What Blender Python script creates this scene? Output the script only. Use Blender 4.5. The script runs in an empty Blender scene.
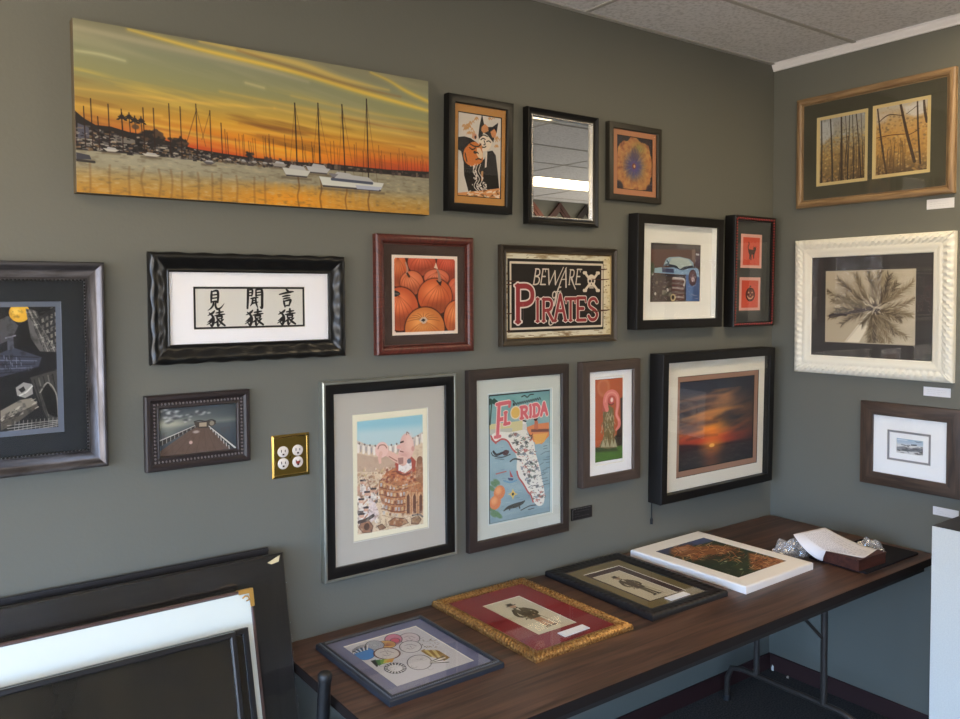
import bpy, bmesh, math, random
import numpy as np
from mathutils import Matrix, Vector

PI = math.pi
scn = bpy.context.scene
COL = scn.collection
RNG = np.random.default_rng(7)

# ---------------------------------------------------------------- colours and materials
def lin1(c):
    c = c / 255.0
    return c / 12.92 if c <= 0.04045 else ((c + 0.055) / 1.055) ** 2.4

def lin(c):
    return (lin1(c[0]), lin1(c[1]), lin1(c[2]), 1.0)

MATS = {}

def new_mat(name):
    m = bpy.data.materials.new(name)
    m.use_nodes = True
    nt = m.node_tree
    for n in list(nt.nodes):
        nt.nodes.remove(n)
    out = nt.nodes.new('ShaderNodeOutputMaterial')
    return m, nt, out

def pm(name, c, rough=0.5, metal=0.0, bump=None, vary=None, spec=0.5, coat=0.0):
    """principled material; c in display RGB; bump=(scale, strength); vary=(scale, colour2)"""
    if name in MATS:
        return MATS[name]
    m, nt, out = new_mat(name)
    b = nt.nodes.new('ShaderNodeBsdfPrincipled')
    b.inputs['Base Color'].default_value = lin(c)
    b.inputs['Roughness'].default_value = rough
    b.inputs['Metallic'].default_value = metal
    b.inputs['Specular IOR Level'].default_value = spec
    b.inputs['Coat Weight'].default_value = coat
    b.inputs['Coat Roughness'].default_value = 0.12
    nt.links.new(b.outputs[0], out.inputs[0])
    tc = nt.nodes.new('ShaderNodeTexCoord')
    if vary:
        n = nt.nodes.new('ShaderNodeTexNoise')
        n.inputs['Scale'].default_value = vary[0]
        n.inputs['Detail'].default_value = 5
        nt.links.new(tc.outputs['Object'], n.inputs['Vector'])
        r = nt.nodes.new('ShaderNodeValToRGB')
        r.color_ramp.elements[0].position = 0.35
        r.color_ramp.elements[1].position = 0.68
        r.color_ramp.elements[0].color = lin(c)
        r.color_ramp.elements[1].color = lin(vary[1])
        nt.links.new(n.outputs['Fac'], r.inputs['Fac'])
        nt.links.new(r.outputs['Color'], b.inputs['Base Color'])
    if bump:
        n = nt.nodes.new('ShaderNodeTexNoise')
        n.inputs['Scale'].default_value = bump[0]
        n.inputs['Detail'].default_value = 3
        nt.links.new(tc.outputs['Object'], n.inputs['Vector'])
        bp = nt.nodes.new('ShaderNodeBump')
        bp.inputs['Strength'].default_value = bump[1]
        bp.inputs['Distance'].default_value = 0.002
        nt.links.new(n.outputs['Fac'], bp.inputs['Height'])
        nt.links.new(bp.outputs['Normal'], b.inputs['Normal'])
    MATS[name] = m
    return m

def grain(name, c1, c2, rough=0.4, sx=3.0, sy=90.0, metal=0.0, bump=0.15, coords='UV', lo=0.35, hi=0.68, coat=0.0):
    """streaky grain running along the first coordinate"""
    if name in MATS:
        return MATS[name]
    m, nt, out = new_mat(name)
    b = nt.nodes.new('ShaderNodeBsdfPrincipled')
    b.inputs['Roughness'].default_value = rough
    b.inputs['Metallic'].default_value = metal
    b.inputs['Coat Weight'].default_value = coat
    b.inputs['Coat Roughness'].default_value = 0.15
    nt.links.new(b.outputs[0], out.inputs[0])
    tc = nt.nodes.new('ShaderNodeTexCoord')
    mp = nt.nodes.new('ShaderNodeMapping')
    mp.inputs['Scale'].default_value = (sx, sy, sy)
    nt.links.new(tc.outputs[coords], mp.inputs['Vector'])
    n = nt.nodes.new('ShaderNodeTexNoise')
    n.inputs['Scale'].default_value = 1.0
    n.inputs['Detail'].default_value = 7
    n.inputs['Roughness'].default_value = 0.6
    n.inputs['Distortion'].default_value = 0.6
    nt.links.new(mp.outputs[0], n.inputs['Vector'])
    r = nt.nodes.new('ShaderNodeValToRGB')
    r.color_ramp.elements[0].position = lo
    r.color_ramp.elements[1].position = hi
    r.color_ramp.elements[0].color = lin(c1)
    r.color_ramp.elements[1].color = lin(c2)
    nt.links.new(n.outputs['Fac'], r.inputs['Fac'])
    nt.links.new(r.outputs['Color'], b.inputs['Base Color'])
    if bump:
        bp = nt.nodes.new('ShaderNodeBump')
        bp.inputs['Strength'].default_value = bump
        bp.inputs['Distance'].default_value = 0.001
        nt.links.new(n.outputs['Fac'], bp.inputs['Height'])
        nt.links.new(bp.outputs['Normal'], b.inputs['Normal'])
    MATS[name] = m
    return m

def emis(name, c, strength):
    m, nt, out = new_mat(name)
    e = nt.nodes.new('ShaderNodeEmission')
    e.inputs['Color'].default_value = (*c, 1)
    e.inputs['Strength'].default_value = strength
    nt.links.new(e.outputs[0], out.inputs[0])
    return m

def clear_mat(name, tint=(1, 1, 1), rough=0.012, f0=0.024, bump=None, milky=0):
    """clear sheet: mirror reflection by angle (Schlick), the rest passes straight through"""
    if name in MATS:
        return MATS[name]
    m, nt, out = new_mat(name)
    g = nt.nodes.new('ShaderNodeNewGeometry')
    d = nt.nodes.new('ShaderNodeVectorMath'); d.operation = 'DOT_PRODUCT'
    nt.links.new(g.outputs['Incoming'], d.inputs[0]); nt.links.new(g.outputs['Normal'], d.inputs[1])
    a = nt.nodes.new('ShaderNodeMath'); a.operation = 'ABSOLUTE'
    nt.links.new(d.outputs['Value'], a.inputs[0])
    s = nt.nodes.new('ShaderNodeMath'); s.operation = 'SUBTRACT'; s.inputs[0].default_value = 1.0
    nt.links.new(a.outputs[0], s.inputs[1])
    p = nt.nodes.new('ShaderNodeMath'); p.operation = 'POWER'; p.inputs[1].default_value = 5
    nt.links.new(s.outputs[0], p.inputs[0])
    ma = nt.nodes.new('ShaderNodeMath'); ma.operation = 'MULTIPLY_ADD'
    ma.inputs[1].default_value = .65; ma.inputs[2].default_value = f0
    nt.links.new(p.outputs[0], ma.inputs[0])
    t = nt.nodes.new('ShaderNodeBsdfTransparent'); t.inputs[0].default_value = (*tint, 1)
    gl = nt.nodes.new('ShaderNodeBsdfGlossy'); gl.inputs['Roughness'].default_value = rough
    gl.inputs['Color'].default_value = (1, 1, 1, 1)
    mx = nt.nodes.new('ShaderNodeMixShader')
    nt.links.new(ma.outputs[0], mx.inputs[0]); nt.links.new(t.outputs[0], mx.inputs[1]); nt.links.new(gl.outputs[0], mx.inputs[2])
    nt.links.new(mx.outputs[0], out.inputs[0])
    if milky:
        df = nt.nodes.new('ShaderNodeBsdfDiffuse'); df.inputs[0].default_value = (.8, .82, .86, 1)
        m2 = nt.nodes.new('ShaderNodeMixShader'); m2.inputs[0].default_value = milky
        nt.links.new(mx.outputs[0], m2.inputs[1]); nt.links.new(df.outputs[0], m2.inputs[2]); nt.links.new(m2.outputs[0], out.inputs[0])
    if bump:
        tc = nt.nodes.new('ShaderNodeTexCoord')
        n = nt.nodes.new('ShaderNodeTexNoise'); n.inputs['Scale'].default_value = bump[0]
        nt.links.new(tc.outputs['Object'], n.inputs['Vector'])
        bp = nt.nodes.new('ShaderNodeBump'); bp.inputs['Strength'].default_value = bump[1]; bp.inputs['Distance'].default_value = 0.01
        nt.links.new(n.outputs['Fac'], bp.inputs['Height'])
        nt.links.new(bp.outputs['Normal'], gl.inputs['Normal'])
    MATS[name] = m
    return m

def print_mat():
    if 'printed_paper' in MATS:
        return MATS['printed_paper']
    m, nt, out = new_mat('printed_paper')
    b = nt.nodes.new('ShaderNodeBsdfPrincipled')
    b.inputs['Roughness'].default_value = 0.6
    b.inputs['Specular IOR Level'].default_value = 0.3
    a = nt.nodes.new('ShaderNodeAttribute'); a.attribute_name = 'Col'
    nt.links.new(a.outputs['Color'], b.inputs['Base Color'])
    nt.links.new(b.outputs[0], out.inputs[0])
    MATS['printed_paper'] = m
    return m

# ---------------------------------------------------------------- objects
def tag(o, label=None, cat=None, group=None, kind=None):
    if label: o['label'] = label
    if cat: o['category'] = cat
    if group: o['group'] = group
    if kind: o['kind'] = kind
    return o

def empty(name, loc=(0, 0, 0), rot=(0, 0, 0)):
    o = bpy.data.objects.new(name, None)
    o.empty_display_size = 0.05
    COL.objects.link(o)
    o.location = loc
    o.rotation_euler = rot
    return o

def link_mesh(name, me, mats, parent=None, smooth=None):
    for m in (mats if isinstance(mats, (list, tuple)) else [mats]):
        me.materials.append(m)
    if smooth is not None:
        me.polygons.foreach_set('use_smooth', [True] * len(me.polygons))
        me.set_sharp_from_angle(angle=math.radians(smooth))
    o = bpy.data.objects.new(name, me)
    COL.objects.link(o)
    if parent is not None:
        o.parent = parent
    return o

def pyobj(name, verts, faces, mats, parent=None, smooth=None, midx=None):
    me = bpy.data.meshes.new(name)
    me.from_pydata([tuple(v) for v in verts], [], faces)
    if midx:
        me.polygons.foreach_set('material_index', midx)
    me.update()
    return link_mesh(name, me, mats, parent, smooth)

class MB:
    """collects simple solids into one bmesh"""
    def __init__(s):
        s.bm = bmesh.new()
    def box(s, x0, x1, y0, y1, z0, z1, bev=0.0, mi=0):
        vs = [s.bm.verts.new(p) for p in ((x0, y0, z0), (x1, y0, z0), (x1, y1, z0), (x0, y1, z0), (x0, y0, z1), (x1, y0, z1), (x1, y1, z1), (x0, y1, z1))]
        fs = []
        for f in ((0, 3, 2, 1), (4, 5, 6, 7), (0, 1, 5, 4), (1, 2, 6, 5), (2, 3, 7, 6), (3, 0, 4, 7)):
            fc = s.bm.faces.new([vs[i] for i in f]); fc.material_index = mi; fs.append(fc)
        if bev > 0:
            es = list({e for f in fs for e in f.edges})
            bmesh.ops.bevel(s.bm, geom=es, offset=bev, segments=2, affect='EDGES', profile=0.5)
        return s
    def tube(s, pts, r, n=12, cap=True, mi=0):
        pts = [Vector(p) for p in pts]
        rs = r if isinstance(r, (list, tuple)) else [r] * len(pts)
        rings = []
        prev = None
        for i, p in enumerate(pts):
            if i == 0: d = pts[1] - pts[0]
            elif i == len(pts) - 1: d = pts[-1] - pts[-2]
            else: d = (pts[i + 1] - pts[i]).normalized() + (pts[i] - pts[i - 1]).normalized()
            d.normalize()
            if prev is None:
                a = Vector((0, 0, 1)) if abs(d.z) < 0.9 else Vector((1, 0, 0))
                x = d.cross(a).normalized()
            else:
                x = (prev - d * prev.dot(d)).normalized()
            prev = x
            y = d.cross(x)
            rings.append([s.bm.verts.new(p + (x * math.cos(2 * PI * k / n) + y * math.sin(2 * PI * k / n)) * rs[i]) for k in range(n)])
        for a, b in zip(rings, rings[1:]):
            for k in range(n):
                f = s.bm.faces.new((a[k], a[(k + 1) % n], b[(k + 1) % n], b[k])); f.material_index = mi
        if cap:
            s.bm.faces.new(rings[0][::-1]).material_index = mi
            s.bm.faces.new(rings[-1]).material_index = mi
        return s
    def prism(s, pts, z0, z1, mi=0):
        a = [s.bm.verts.new((x, y, z0)) for x, y in pts]
        b = [s.bm.verts.new((x, y, z1)) for x, y in pts]
        n = len(pts)
        s.bm.faces.new(a[::-1]).material_index = mi
        s.bm.faces.new(b).material_index = mi
        for i in range(n):
            s.bm.faces.new((a[i], a[(i + 1) % n], b[(i + 1) % n], b[i])).material_index = mi
        return s
    def ball(s, c, r, u=8, v=5, mi=0):
        g = bmesh.ops.create_uvsphere(s.bm, u_segments=u, v_segments=v, radius=1.0)
        rr = r if isinstance(r, (list, tuple)) else (r, r, r)
        for vt in g['verts']:
            vt.co = Vector((vt.co.x * rr[0] + c[0], vt.co.y * rr[1] + c[1], vt.co.z * rr[2] + c[2]))
        if mi:
            for f in {f for vt in g['verts'] for f in vt.link_faces}:
                f.material_index = mi
        return s
    def build(s, name, mats, parent=None, smooth=None):
        bmesh.ops.recalc_face_normals(s.bm, faces=s.bm.faces[:])
        me = bpy.data.meshes.new(name)
        s.bm.to_mesh(me)
        s.bm.free()
        return link_mesh(name, me, mats, parent, smooth)

# ---------------------------------------------------------------- a small painter for the printed pictures
def qmap(tl, tr, br, bl):
    """homography that turns points of a picture seen at an angle into (u, v) on that picture"""
    A = []; B = []
    for (x, y), (u, v) in zip((tl, tr, br, bl), ((0, 0), (1, 0), (1, 1), (0, 1))):
        A.append([x, y, 1, 0, 0, 0, -u * x, -u * y]); B.append(u)
        A.append([0, 0, 0, x, y, 1, -v * x, -v * y]); B.append(v)
    h = np.linalg.solve(np.array(A, float), np.array(B, float))
    def f(pts):
        r = []
        for x, y in pts:
            w = h[6] * x + h[7] * y + 1
            r.append(((h[0] * x + h[1] * y + h[2]) / w, (h[3] * x + h[4] * y + h[5]) / w))
        return r
    return f

def circ(cx, cy, rx, ry=None, n=24, a0=0, a1=360):
    ry = rx if ry is None else ry
    return [(cx + rx * math.cos(math.radians(a0 + (a1 - a0) * i / n)), cy + ry * math.sin(math.radians(a0 + (a1 - a0) * i / n))) for i in range(n + 1)]

def vnoise(X, Y, sx, sy, octv=4, seed=0):
    tot = np.zeros_like(X); amp = 1.0; norm = 0
    for o in range(octv):
        rg = np.random.default_rng(seed * 31 + o)
        g = rg.random((64, 64))
        x = X * sx * 2 ** o; y = Y * sy * 2 ** o
        xi = np.floor(x).astype(int); yi = np.floor(y).astype(int)
        fx = x - xi; fy = y - yi
        fx = fx * fx * (3 - 2 * fx); fy = fy * fy * (3 - 2 * fy)
        a = g[xi % 64, yi % 64]; b = g[(xi + 1) % 64, yi % 64]; c = g[xi % 64, (yi + 1) % 64]; d = g[(xi + 1) % 64, (yi + 1) % 64]
        tot += amp * ((a * (1 - fx) + b * fx) * (1 - fy) + (c * (1 - fx) + d * fx) * fy)
        norm += amp; amp *= 0.5
    return tot / norm

class Pic:
    def __init__(s, w, h, ppm, bg=(255, 255, 255)):
        s.W = max(12, int(w * ppm)); s.H = max(12, int(h * ppm)); s.a = h / w
        u = np.linspace(0, 1, s.W); v = np.linspace(0, 1, s.H)
        s.u, s.v = np.meshgrid(u, v)
        s.X = s.u; s.Y = s.v * s.a
        s.px = 1.0 / (s.W - 1)
        s.c = np.empty((s.H, s.W, 3)); s.c[:] = bg
    def _sl(s, x0, x1, y0, y1, pad):
        i0 = max(0, int((x0 - pad) / s.px)); i1 = min(s.W, int((x1 + pad) / s.px) + 2)
        j0 = max(0, int((y0 - pad) / s.px)); j1 = min(s.H, int((y1 + pad) / s.px) + 2)
        if i0 >= i1 or j0 >= j1: return None
        return (slice(j0, j1), slice(i0, i1))
    def put(s, sl, m, col):
        m = m[..., None]
        s.c[sl] = s.c[sl] * (1 - m) + np.asarray(col, float) * m
    def grad(s, stops, sl=None):
        vs = [t for t, _ in stops]; cs = np.array([c for _, c in stops], float)
        for k in range(3):
            s.c[..., k] = np.interp(s.v, vs, cs[:, k])
    def noise(s, sx, sy, octv=4, seed=0):
        return vnoise(s.X, s.Y, sx, sy, octv, seed)
    def tint(s, m, col):
        m = np.clip(m, 0, 1)[..., None]
        s.c = s.c * (1 - m) + np.asarray(col, float) * m
    def mask_poly(s, P, sl):
        X = s.X[sl]; Y = s.Y[sl]
        ins = np.zeros(X.shape, bool); d2 = np.full(X.shape, 1e9)
        n = len(P)
        for i in range(n):
            x0, y0 = P[i]; x1, y1 = P[(i + 1) % n]
            c = (y0 > Y) != (y1 > Y)
            if y1 != y0:
                ins ^= c & (X < (x1 - x0) * (Y - y0) / (y1 - y0) + x0)
            dx, dy = x1 - x0, y1 - y0; L = dx * dx + dy * dy + 1e-12
            t = np.clip(((X - x0) * dx + (Y - y0) * dy) / L, 0, 1)
            d2 = np.minimum(d2, (X - x0 - t * dx) ** 2 + (Y - y0 - t * dy) ** 2)
        d = np.sqrt(d2)
        return np.where(ins, d, -d)
    def poly(s, pts, col, alpha=1.0, soft=1.0, spline=False):
        P = [(u, v * s.a) for u, v in pts]
        if spline: P = spl(P, True)
        xs = [p[0] for p in P]; ys = [p[1] for p in P]
        sl = s._sl(min(xs), max(xs), min(ys), max(ys), s.px * (2 + soft))
        if sl is None: return
        sd = s.mask_poly(P, sl)
        s.put(sl, alpha * np.clip(sd / (s.px * soft) + 0.5, 0, 1), col)
    def stroke(s, pts, w, col, alpha=1.0, spline=True, soft=1.0):
        P = [(u, v * s.a) for u, v in pts]
        ws = list(w) if isinstance(w, (list, tuple)) else [w] * len(P)
        if len(ws) != len(P):
            ws = list(np.interp(np.linspace(0, 1, len(P)), np.linspace(0, 1, len(ws)), ws))
        if spline and len(P) > 2:
            Q = spl([(p[0], p[1], q) for p, q in zip(P, ws)], False); P = [q[:2] for q in Q]; ws = [q[2] for q in Q]
        xs = [p[0] for p in P]; ys = [p[1] for p in P]
        sl = s._sl(min(xs), max(xs), min(ys), max(ys), max(ws) + s.px * (2 + soft))
        if sl is None: return
        X = s.X[sl]; Y = s.Y[sl]; best = np.full(X.shape, -1e9)
        for i in range(len(P) - 1):
            (x0, y0), (x1, y1) = P[i], P[i + 1]
            dx, dy = x1 - x0, y1 - y0; L = dx * dx + dy * dy + 1e-12
            t = np.clip(((X - x0) * dx + (Y - y0) * dy) / L, 0, 1)
            d = np.sqrt((X - x0 - t * dx) ** 2 + (Y - y0 - t * dy) ** 2)
            best = np.maximum(best, (ws[i] * (1 - t) + ws[i + 1] * t) / 2 - d)
        s.put(sl, alpha * np.clip(best / (s.px * soft) + 0.5, 0, 1), col)
    def ell(s, cu, cv, ru, rv, col, alpha=1.0, soft=1.0, rot=0.0):
        """rv is in width units too"""
        cx, cy = cu, cv * s.a; R = max(ru, rv)
        sl = s._sl(cx - R, cx + R, cy - R, cy + R, s.px * (2 + soft))
        if sl is None: return
        X = s.X[sl] - cx; Y = s.Y[sl] - cy; c, q = math.cos(rot), math.sin(rot)
        x = X * c + Y * q; y = -X * q + Y * c
        d = (1 - np.sqrt((x / ru) ** 2 + (y / rv) ** 2)) * min(ru, rv)
        s.put(sl, alpha * np.clip(d / (s.px * soft) + 0.5, 0, 1), col)
    def rect(s, u0, u1, v0, v1, col, alpha=1.0):
        s.poly([(u0, v0), (u1, v0), (u1, v1), (u0, v1)], col, alpha)
    def border(s, w, col):
        d = np.minimum(np.minimum(s.X, 1 - s.X), np.minimum(s.Y, s.a - s.Y))
        s.put((slice(None), slice(None)), np.clip((w - d) / s.px + 0.5, 0, 1), col)
    def sub(s, u0, u1, v0, v1):
        return lambda pts: [(u0 + (u1 - u0) * x, v0 + (v1 - v0) * y) for x, y in pts]
    def mesh(s, name, x0, x1, z0, z1, y, parent, gain=1.0):
        W, H = s.W, s.H
        xs = x0 + (x1 - x0) * s.u; zs = z1 + (z0 - z1) * s.v
        co = np.stack([xs, np.full_like(xs, y), zs], -1).reshape(-1, 3).astype(np.float32)
        i = np.arange((H - 1) * (W - 1)); r = i // (W - 1); c = i % (W - 1)
        q = np.stack([r * W + c, (r + 1) * W + c, (r + 1) * W + c + 1, r * W + c + 1], -1).astype(np.int32)
        # slab: the printed face plus a plain back sheet so the print has thickness
        n0 = len(co)
        back = np.array([(x0, y + 0.0008, z1), (x1, y + 0.0008, z1), (x1, y + 0.0008, z0), (x0, y + 0.0008, z0)], np.float32)
        co = np.concatenate([co, back]); loops = np.concatenate([q.ravel(), np.array([n0, n0 + 1, n0 + 2, n0 + 3], np.int32)])
        nf = len(q) + 1
        me = bpy.data.meshes.new(name)
        me.vertices.add(len(co)); me.vertices.foreach_set('co', co.ravel())
        me.loops.add(len(loops)); me.loops.foreach_set('vertex_index', loops)
        me.polygons.add(nf); me.polygons.foreach_set('loop_start', np.arange(nf, dtype=np.int32) * 4)
        me.update(calc_edges=True)
        c = np.clip(s.c, 0, 255) / 255.0
        c = c * .91 + c.mean(-1, keepdims=True) * .09
        l = np.where(c <= 0.04045, c / 12.92, ((c + 0.055) / 1.055) ** 2.4) * gain
        l = np.clip(l, 0, 0.9).reshape(-1, 3)
        l = np.concatenate([l, np.full((4, 3), 0.6)])
        rgba = np.concatenate([l, np.ones((len(l), 1))], 1).astype(np.float32)
        at = me.color_attributes.new('Col', 'FLOAT_COLOR', 'POINT')
        at.data.foreach_set('color', rgba.ravel())
        return link_mesh(name, me, print_mat(), parent)

def spl(P, closed, k=7):
    n = len(P); out = []
    P = [np.array(p, float) for p in P]
    rng = range(n) if closed else range(n - 1)
    for i in rng:
        if closed:
            a, b, c, d = P[(i - 1) % n], P[i], P[(i + 1) % n], P[(i + 2) % n]
        else:
            a, b, c, d = P[max(i - 1, 0)], P[i], P[i + 1], P[min(i + 2, n - 1)]
        for j in range(k):
            t = j / k
            out.append(tuple(0.5 * (2 * b + (c - a) * t + (2 * a - 5 * b + 4 * c - d) * t * t + (3 * b - a - 3 * c + d) * t ** 3)))
    if not closed: out.append(tuple(P[-1]))
    return out

# stroke letters in a unit box (x right, y down)
LET = {
 'A': [[(0, 1), (.5, 0), (1, 1)], [(.2, .62), (.8, .62)]],
 'B': [[(.1, 0), (.1, 1)], [(.1, 0), (.6, .02), (.8, .15), (.75, .38), (.1, .48)], [(.1, .48), (.7, .52), (.95, .7), (.85, .92), (.5, 1), (.1, 1)]],
 'D': [[(.1, 0), (.1, 1)], [(.1, 0), (.6, .03), (.95, .3), (.95, .7), (.6, .97), (.1, 1)]],
 'E': [[(.1, 0), (.1, 1)], [(.1, 0), (.9, 0)], [(.1, .48), (.7, .48)], [(.1, 1), (.95, 1)]],
 'F': [[(.1, 0), (.1, 1)], [(.1, 0), (.95, 0)], [(.1, .48), (.7, .48)]],
 'I': [[(.5, 0), (.5, 1)]],
 'L': [[(.1, 0), (.1, 1)], [(.1, 1), (.9, 1)]],
 'P': [[(.15, 0), (.15, 1)], [(.15, .02), (.65, .02), (.92, .14), (.92, .38), (.65, .5), (.15, .52)]],
 'R': [[(.12, 0), (.12, 1)], [(.12, .02), (.65, .02), (.88, .14), (.86, .36), (.62, .5), (.12, .52)], [(.45, .5), (1, 1)]],
 'S': [[(.9, .16), (.7, .02), (.35, .02), (.12, .18), (.2, .38), (.75, .58), (.92, .78), (.7, .97), (.3, .98), (.06, .82)]],
 'T': [[(.5, 0), (.5, 1)], [(0, 0), (1, 0)]],
 'W': [[(0, 0), (.25, 1), (.5, .25), (.75, 1), (1, 0)]],
 'o': [[(.5, .35), (.15, .5), (.15, .85), (.5, 1), (.85, .85), (.85, .5), (.5, .35)]],
 'f': [[(.9, .08), (.65, 0), (.45, .15), (.4, 1.2)], [(.1, .4), (.8, .38)]],
}
def letter(p, ch, u0, u1, v0, v1, w, col, shear=0.0, serif=0.0, alpha=1.0):
    H = (v1 - v0)
    for st in LET[ch]:
        pts = [(u0 + (u1 - u0) * x + shear * (1 - y), v0 + H * y) for x, y in st]
        p.stroke(pts, w, col, alpha, spline=len(pts) > 4 or ch in 'BDPR' and len(pts) > 3)
    if serif:
        for st in LET[ch]:
            if len(st) == 2 and abs(st[0][0] - st[1][0]) < .02:
                for x, y in st:
                    cx = u0 + (u1 - u0) * x + shear * (1 - y)
                    p.stroke([(cx - serif, v0 + H * y), (cx + serif, v0 + H * y)], w * 0.5, col, alpha, False)
        if ch == 'A':
            for x in (0, 1):
                cx = u0 + (u1 - u0) * x
                p.stroke([(cx - serif, v1), (cx + serif, v1)], w * 0.5, col, alpha, False)
        if ch in 'TE':
            p.stroke([(u0 + (u1 - u0) * .96, v0), (u0 + (u1 - u0) * .98, v0 + H * .18)], w * 0.6, col, alpha, False)
        if ch == 'T':
            p.stroke([(u0 + (u1 - u0) * .04, v0), (u0 + (u1 - u0) * .02, v0 + H * .18)], w * 0.6, col, alpha, False)
SKY, LAMP, EXPO = 12.5, 9.5, .31
# ---------------------------------------------------------------- the printed pictures
def art_harbour(w, h):
    p = Pic(w, h, 720)
    p.grad([(0, (136, 132, 104)), (.12, (140, 144, 114)), (.30, (150, 150, 102)), (.42, (176, 150, 74)), (.50, (214, 152, 44)), (.57, (226, 132, 32)), (.63, (214, 84, 30)), (.70, (192, 52, 36)), (.74, (190, 70, 44)), (1, (190, 150, 70))])
    # centre of the sky glows more strongly
    g = np.exp(-((p.u - .56) / .22) ** 2 - ((p.v - .63) / .10) ** 2)
    p.tint(g * .8, (250, 168, 26))
    g = np.exp(-((p.u - .58) / .30) ** 2 - ((p.v - .44) / .10) ** 2)
    p.tint(g * .45, (232, 180, 56))
    p.tint(np.exp(-((p.u - .05) / .20) ** 2 - ((p.v - .52) / .16) ** 2) * .45, (150, 128, 74))
    p.tint(np.exp(-((p.u - .98) / .16) ** 2 - ((p.v - .52) / .10) ** 2) * .5, (196, 128, 58))
    # long thin cloud streaks
    n = vnoise(p.X * 1.0 + .4 * p.Y, p.Y - .10 * p.X, 3.2, 42, 4, 3)
    p.tint((n - .55) * 3.0 * np.clip((.72 - p.v) / .1, 0, 1) * np.clip((p.v - .30) / .15, 0, 1), (112, 70, 40))
    p.tint((.42 - n) * 3.0 * np.clip((.70 - p.v) / .1, 0, 1) * np.clip((p.v - .2) / .15, 0, 1), (246, 204, 76))
    n2 = vnoise(p.X, p.Y - .16 * p.X, 2.0, 26, 4, 9)
    p.tint((n2 - .52) * 2.0 * np.clip((.45 - p.v) / .1, 0, 1), (176, 168, 132))
    def streak(pts, wd, col, al):
        p.stroke(pts, wd, col, al * .5, soft=14); p.stroke(pts, [x * .6 for x in wd], col, al, soft=6)
    streak([(0, .05), (.15, .07), (.40, .10), (.60, .15)], [.02, .022, .02, .006], (182, 172, 140), .5)
    streak([(.125, .01), (.28, .05), (.399, .07), (.58, .10), (.777, .16), (1.0, .22)], [.004, .012, .016, .018, .020, .012], (232, 196, 78), .95)
    streak([(.30, .005), (.45, .02), (.58, .04), (.70, .09), (.86, .115)], [.006, .018, .024, .020, .004], (214, 184, 96), .8)
    streak([(.80, .01), (.86, .045), (.92, .10), (1.0, .15)], [.004, .008, .014, .016], (226, 190, 76), .85)
    streak([(.399, .02), (.60, .085), (.76, .13), (.9, .15)], [.004, .01, .010, .004], (150, 116, 70), .7)
    streak([(.006, .185), (.06, .185), (.115, .20)], [.004, .006, .003], (206, 198, 152), .8)
    streak([(.42, .22), (.47, .235)], [.004, .004], (214, 196, 140), .7)
    for (a, b, c, d, al) in ((0, .40, .5, .36, .5), (.0, .49, .2, .50, .6), (.35, .30, 1, .36, .4), (.5, .36, 1, .43, .5), (.45, .42, 1, .50, .45), (.2, .52, .62, .52, .5), (.55, .26, 1, .31, .35)):
        streak([(a, b), ((a + c) / 2, (b + d) / 2 + .012), (c, d)], [.003, .010, .004], (240, 190, 80), al)
    for (a, b, c, d, al) in ((.02, .55, .4, .60, .5), (.45, .55, 1, .57, .45), (.4, .485, .95, .50, .35), (.7, .36, 1, .39, .4)):
        streak([(a, b), ((a + c) / 2, (b + d) / 2 + .006), (c, d)], [.002, .007, .003], (150, 84, 40), al)
    # water
    wm = np.clip((p.v - .715) / .012, 0, 1)
    wat = np.zeros_like(p.c)
    st = [(.73, (146, 140, 118)), (.84, (150, 142, 116)), (.91, (176, 142, 76)), (1, (196, 138, 46))]
    for k in range(3):
        wat[..., k] = np.interp(p.v, [a for a, _ in st], [c[k] for _, c in st])
    p.c = p.c * (1 - wm[..., None]) + wat * wm[..., None]
    gl = np.exp(-((p.u - .55) / .17) ** 2) * np.clip((p.v - .84) / .1, 0, 1)
    p.tint(gl * .85, (238, 150, 26))
    p.tint(np.exp(-((p.u - .18) / .25) ** 2) * np.clip((.86 - p.v) / .06, 0, 1) * wm * .5, (168, 166, 146))
    n = vnoise(p.X, p.Y, 55, 190, 3, 5)
    p.tint((n - .57) * 1.6 * wm, (98, 86, 66)); p.tint((.42 - n) * 1.6 * wm, (206, 188, 146))
    rg = np.random.default_rng(2)
    for u in (.03, .075, .12, .155, .19, .22, .248, .288, .325, .35, .39, .44, .47):
        p.stroke([(u, .83), (u + rg.normal(0, .003), .90), (u, 1.0)], .004, (110, 74, 40), .45, soft=4)
    for u in (.566, .634, .714, .788):
        p.stroke([(u, .80), (u + .003, .87), (u - .002, .93), (u + .002, 1.0)], .004, (96, 58, 26), .75, soft=3)
    for u in np.linspace(.5, .78, 14):
        p.stroke([(u, .86), (u, 1.0)], .006, (246, 172, 40), .25, soft=8)
    # far shore
    dk = (44, 40, 40)
    p.poly([(0, .53), (.02, .57), (.045, .60), (.08, .60), (.12, .62), (.15, .625), (.19, .64), (.24, .66), (.28, .68), (.34, .69), (.42, .70), (.55, .70), (.7, .69), (.85, .69), (1, .675), (1, .725), (.82, .725), (.6, .735), (.44, .745), (.3, .752), (.15, .75), (0, .755)], dk)
    for i in range(150):
        u = rg.random() ** 1.5 * .5; t = .60 + .13 * min(1, u * 2.6)
        v = rg.uniform(t, .745)
        c = [(96, 92, 92), (150, 142, 130), (70, 62, 70), (120, 96, 70), (30, 28, 30)][rg.integers(5)]
        p.rect(u, u + rg.uniform(.004, .016), v, v + rg.uniform(.006, .02), c, .8)
    p.poly([(.005, .60), (.03, .62), (.03, .68), (.005, .69)], (84, 84, 100)); p.poly([(.085, .645), (.135, .665), (.135, .69), (.085, .69)], (118, 112, 106))
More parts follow.
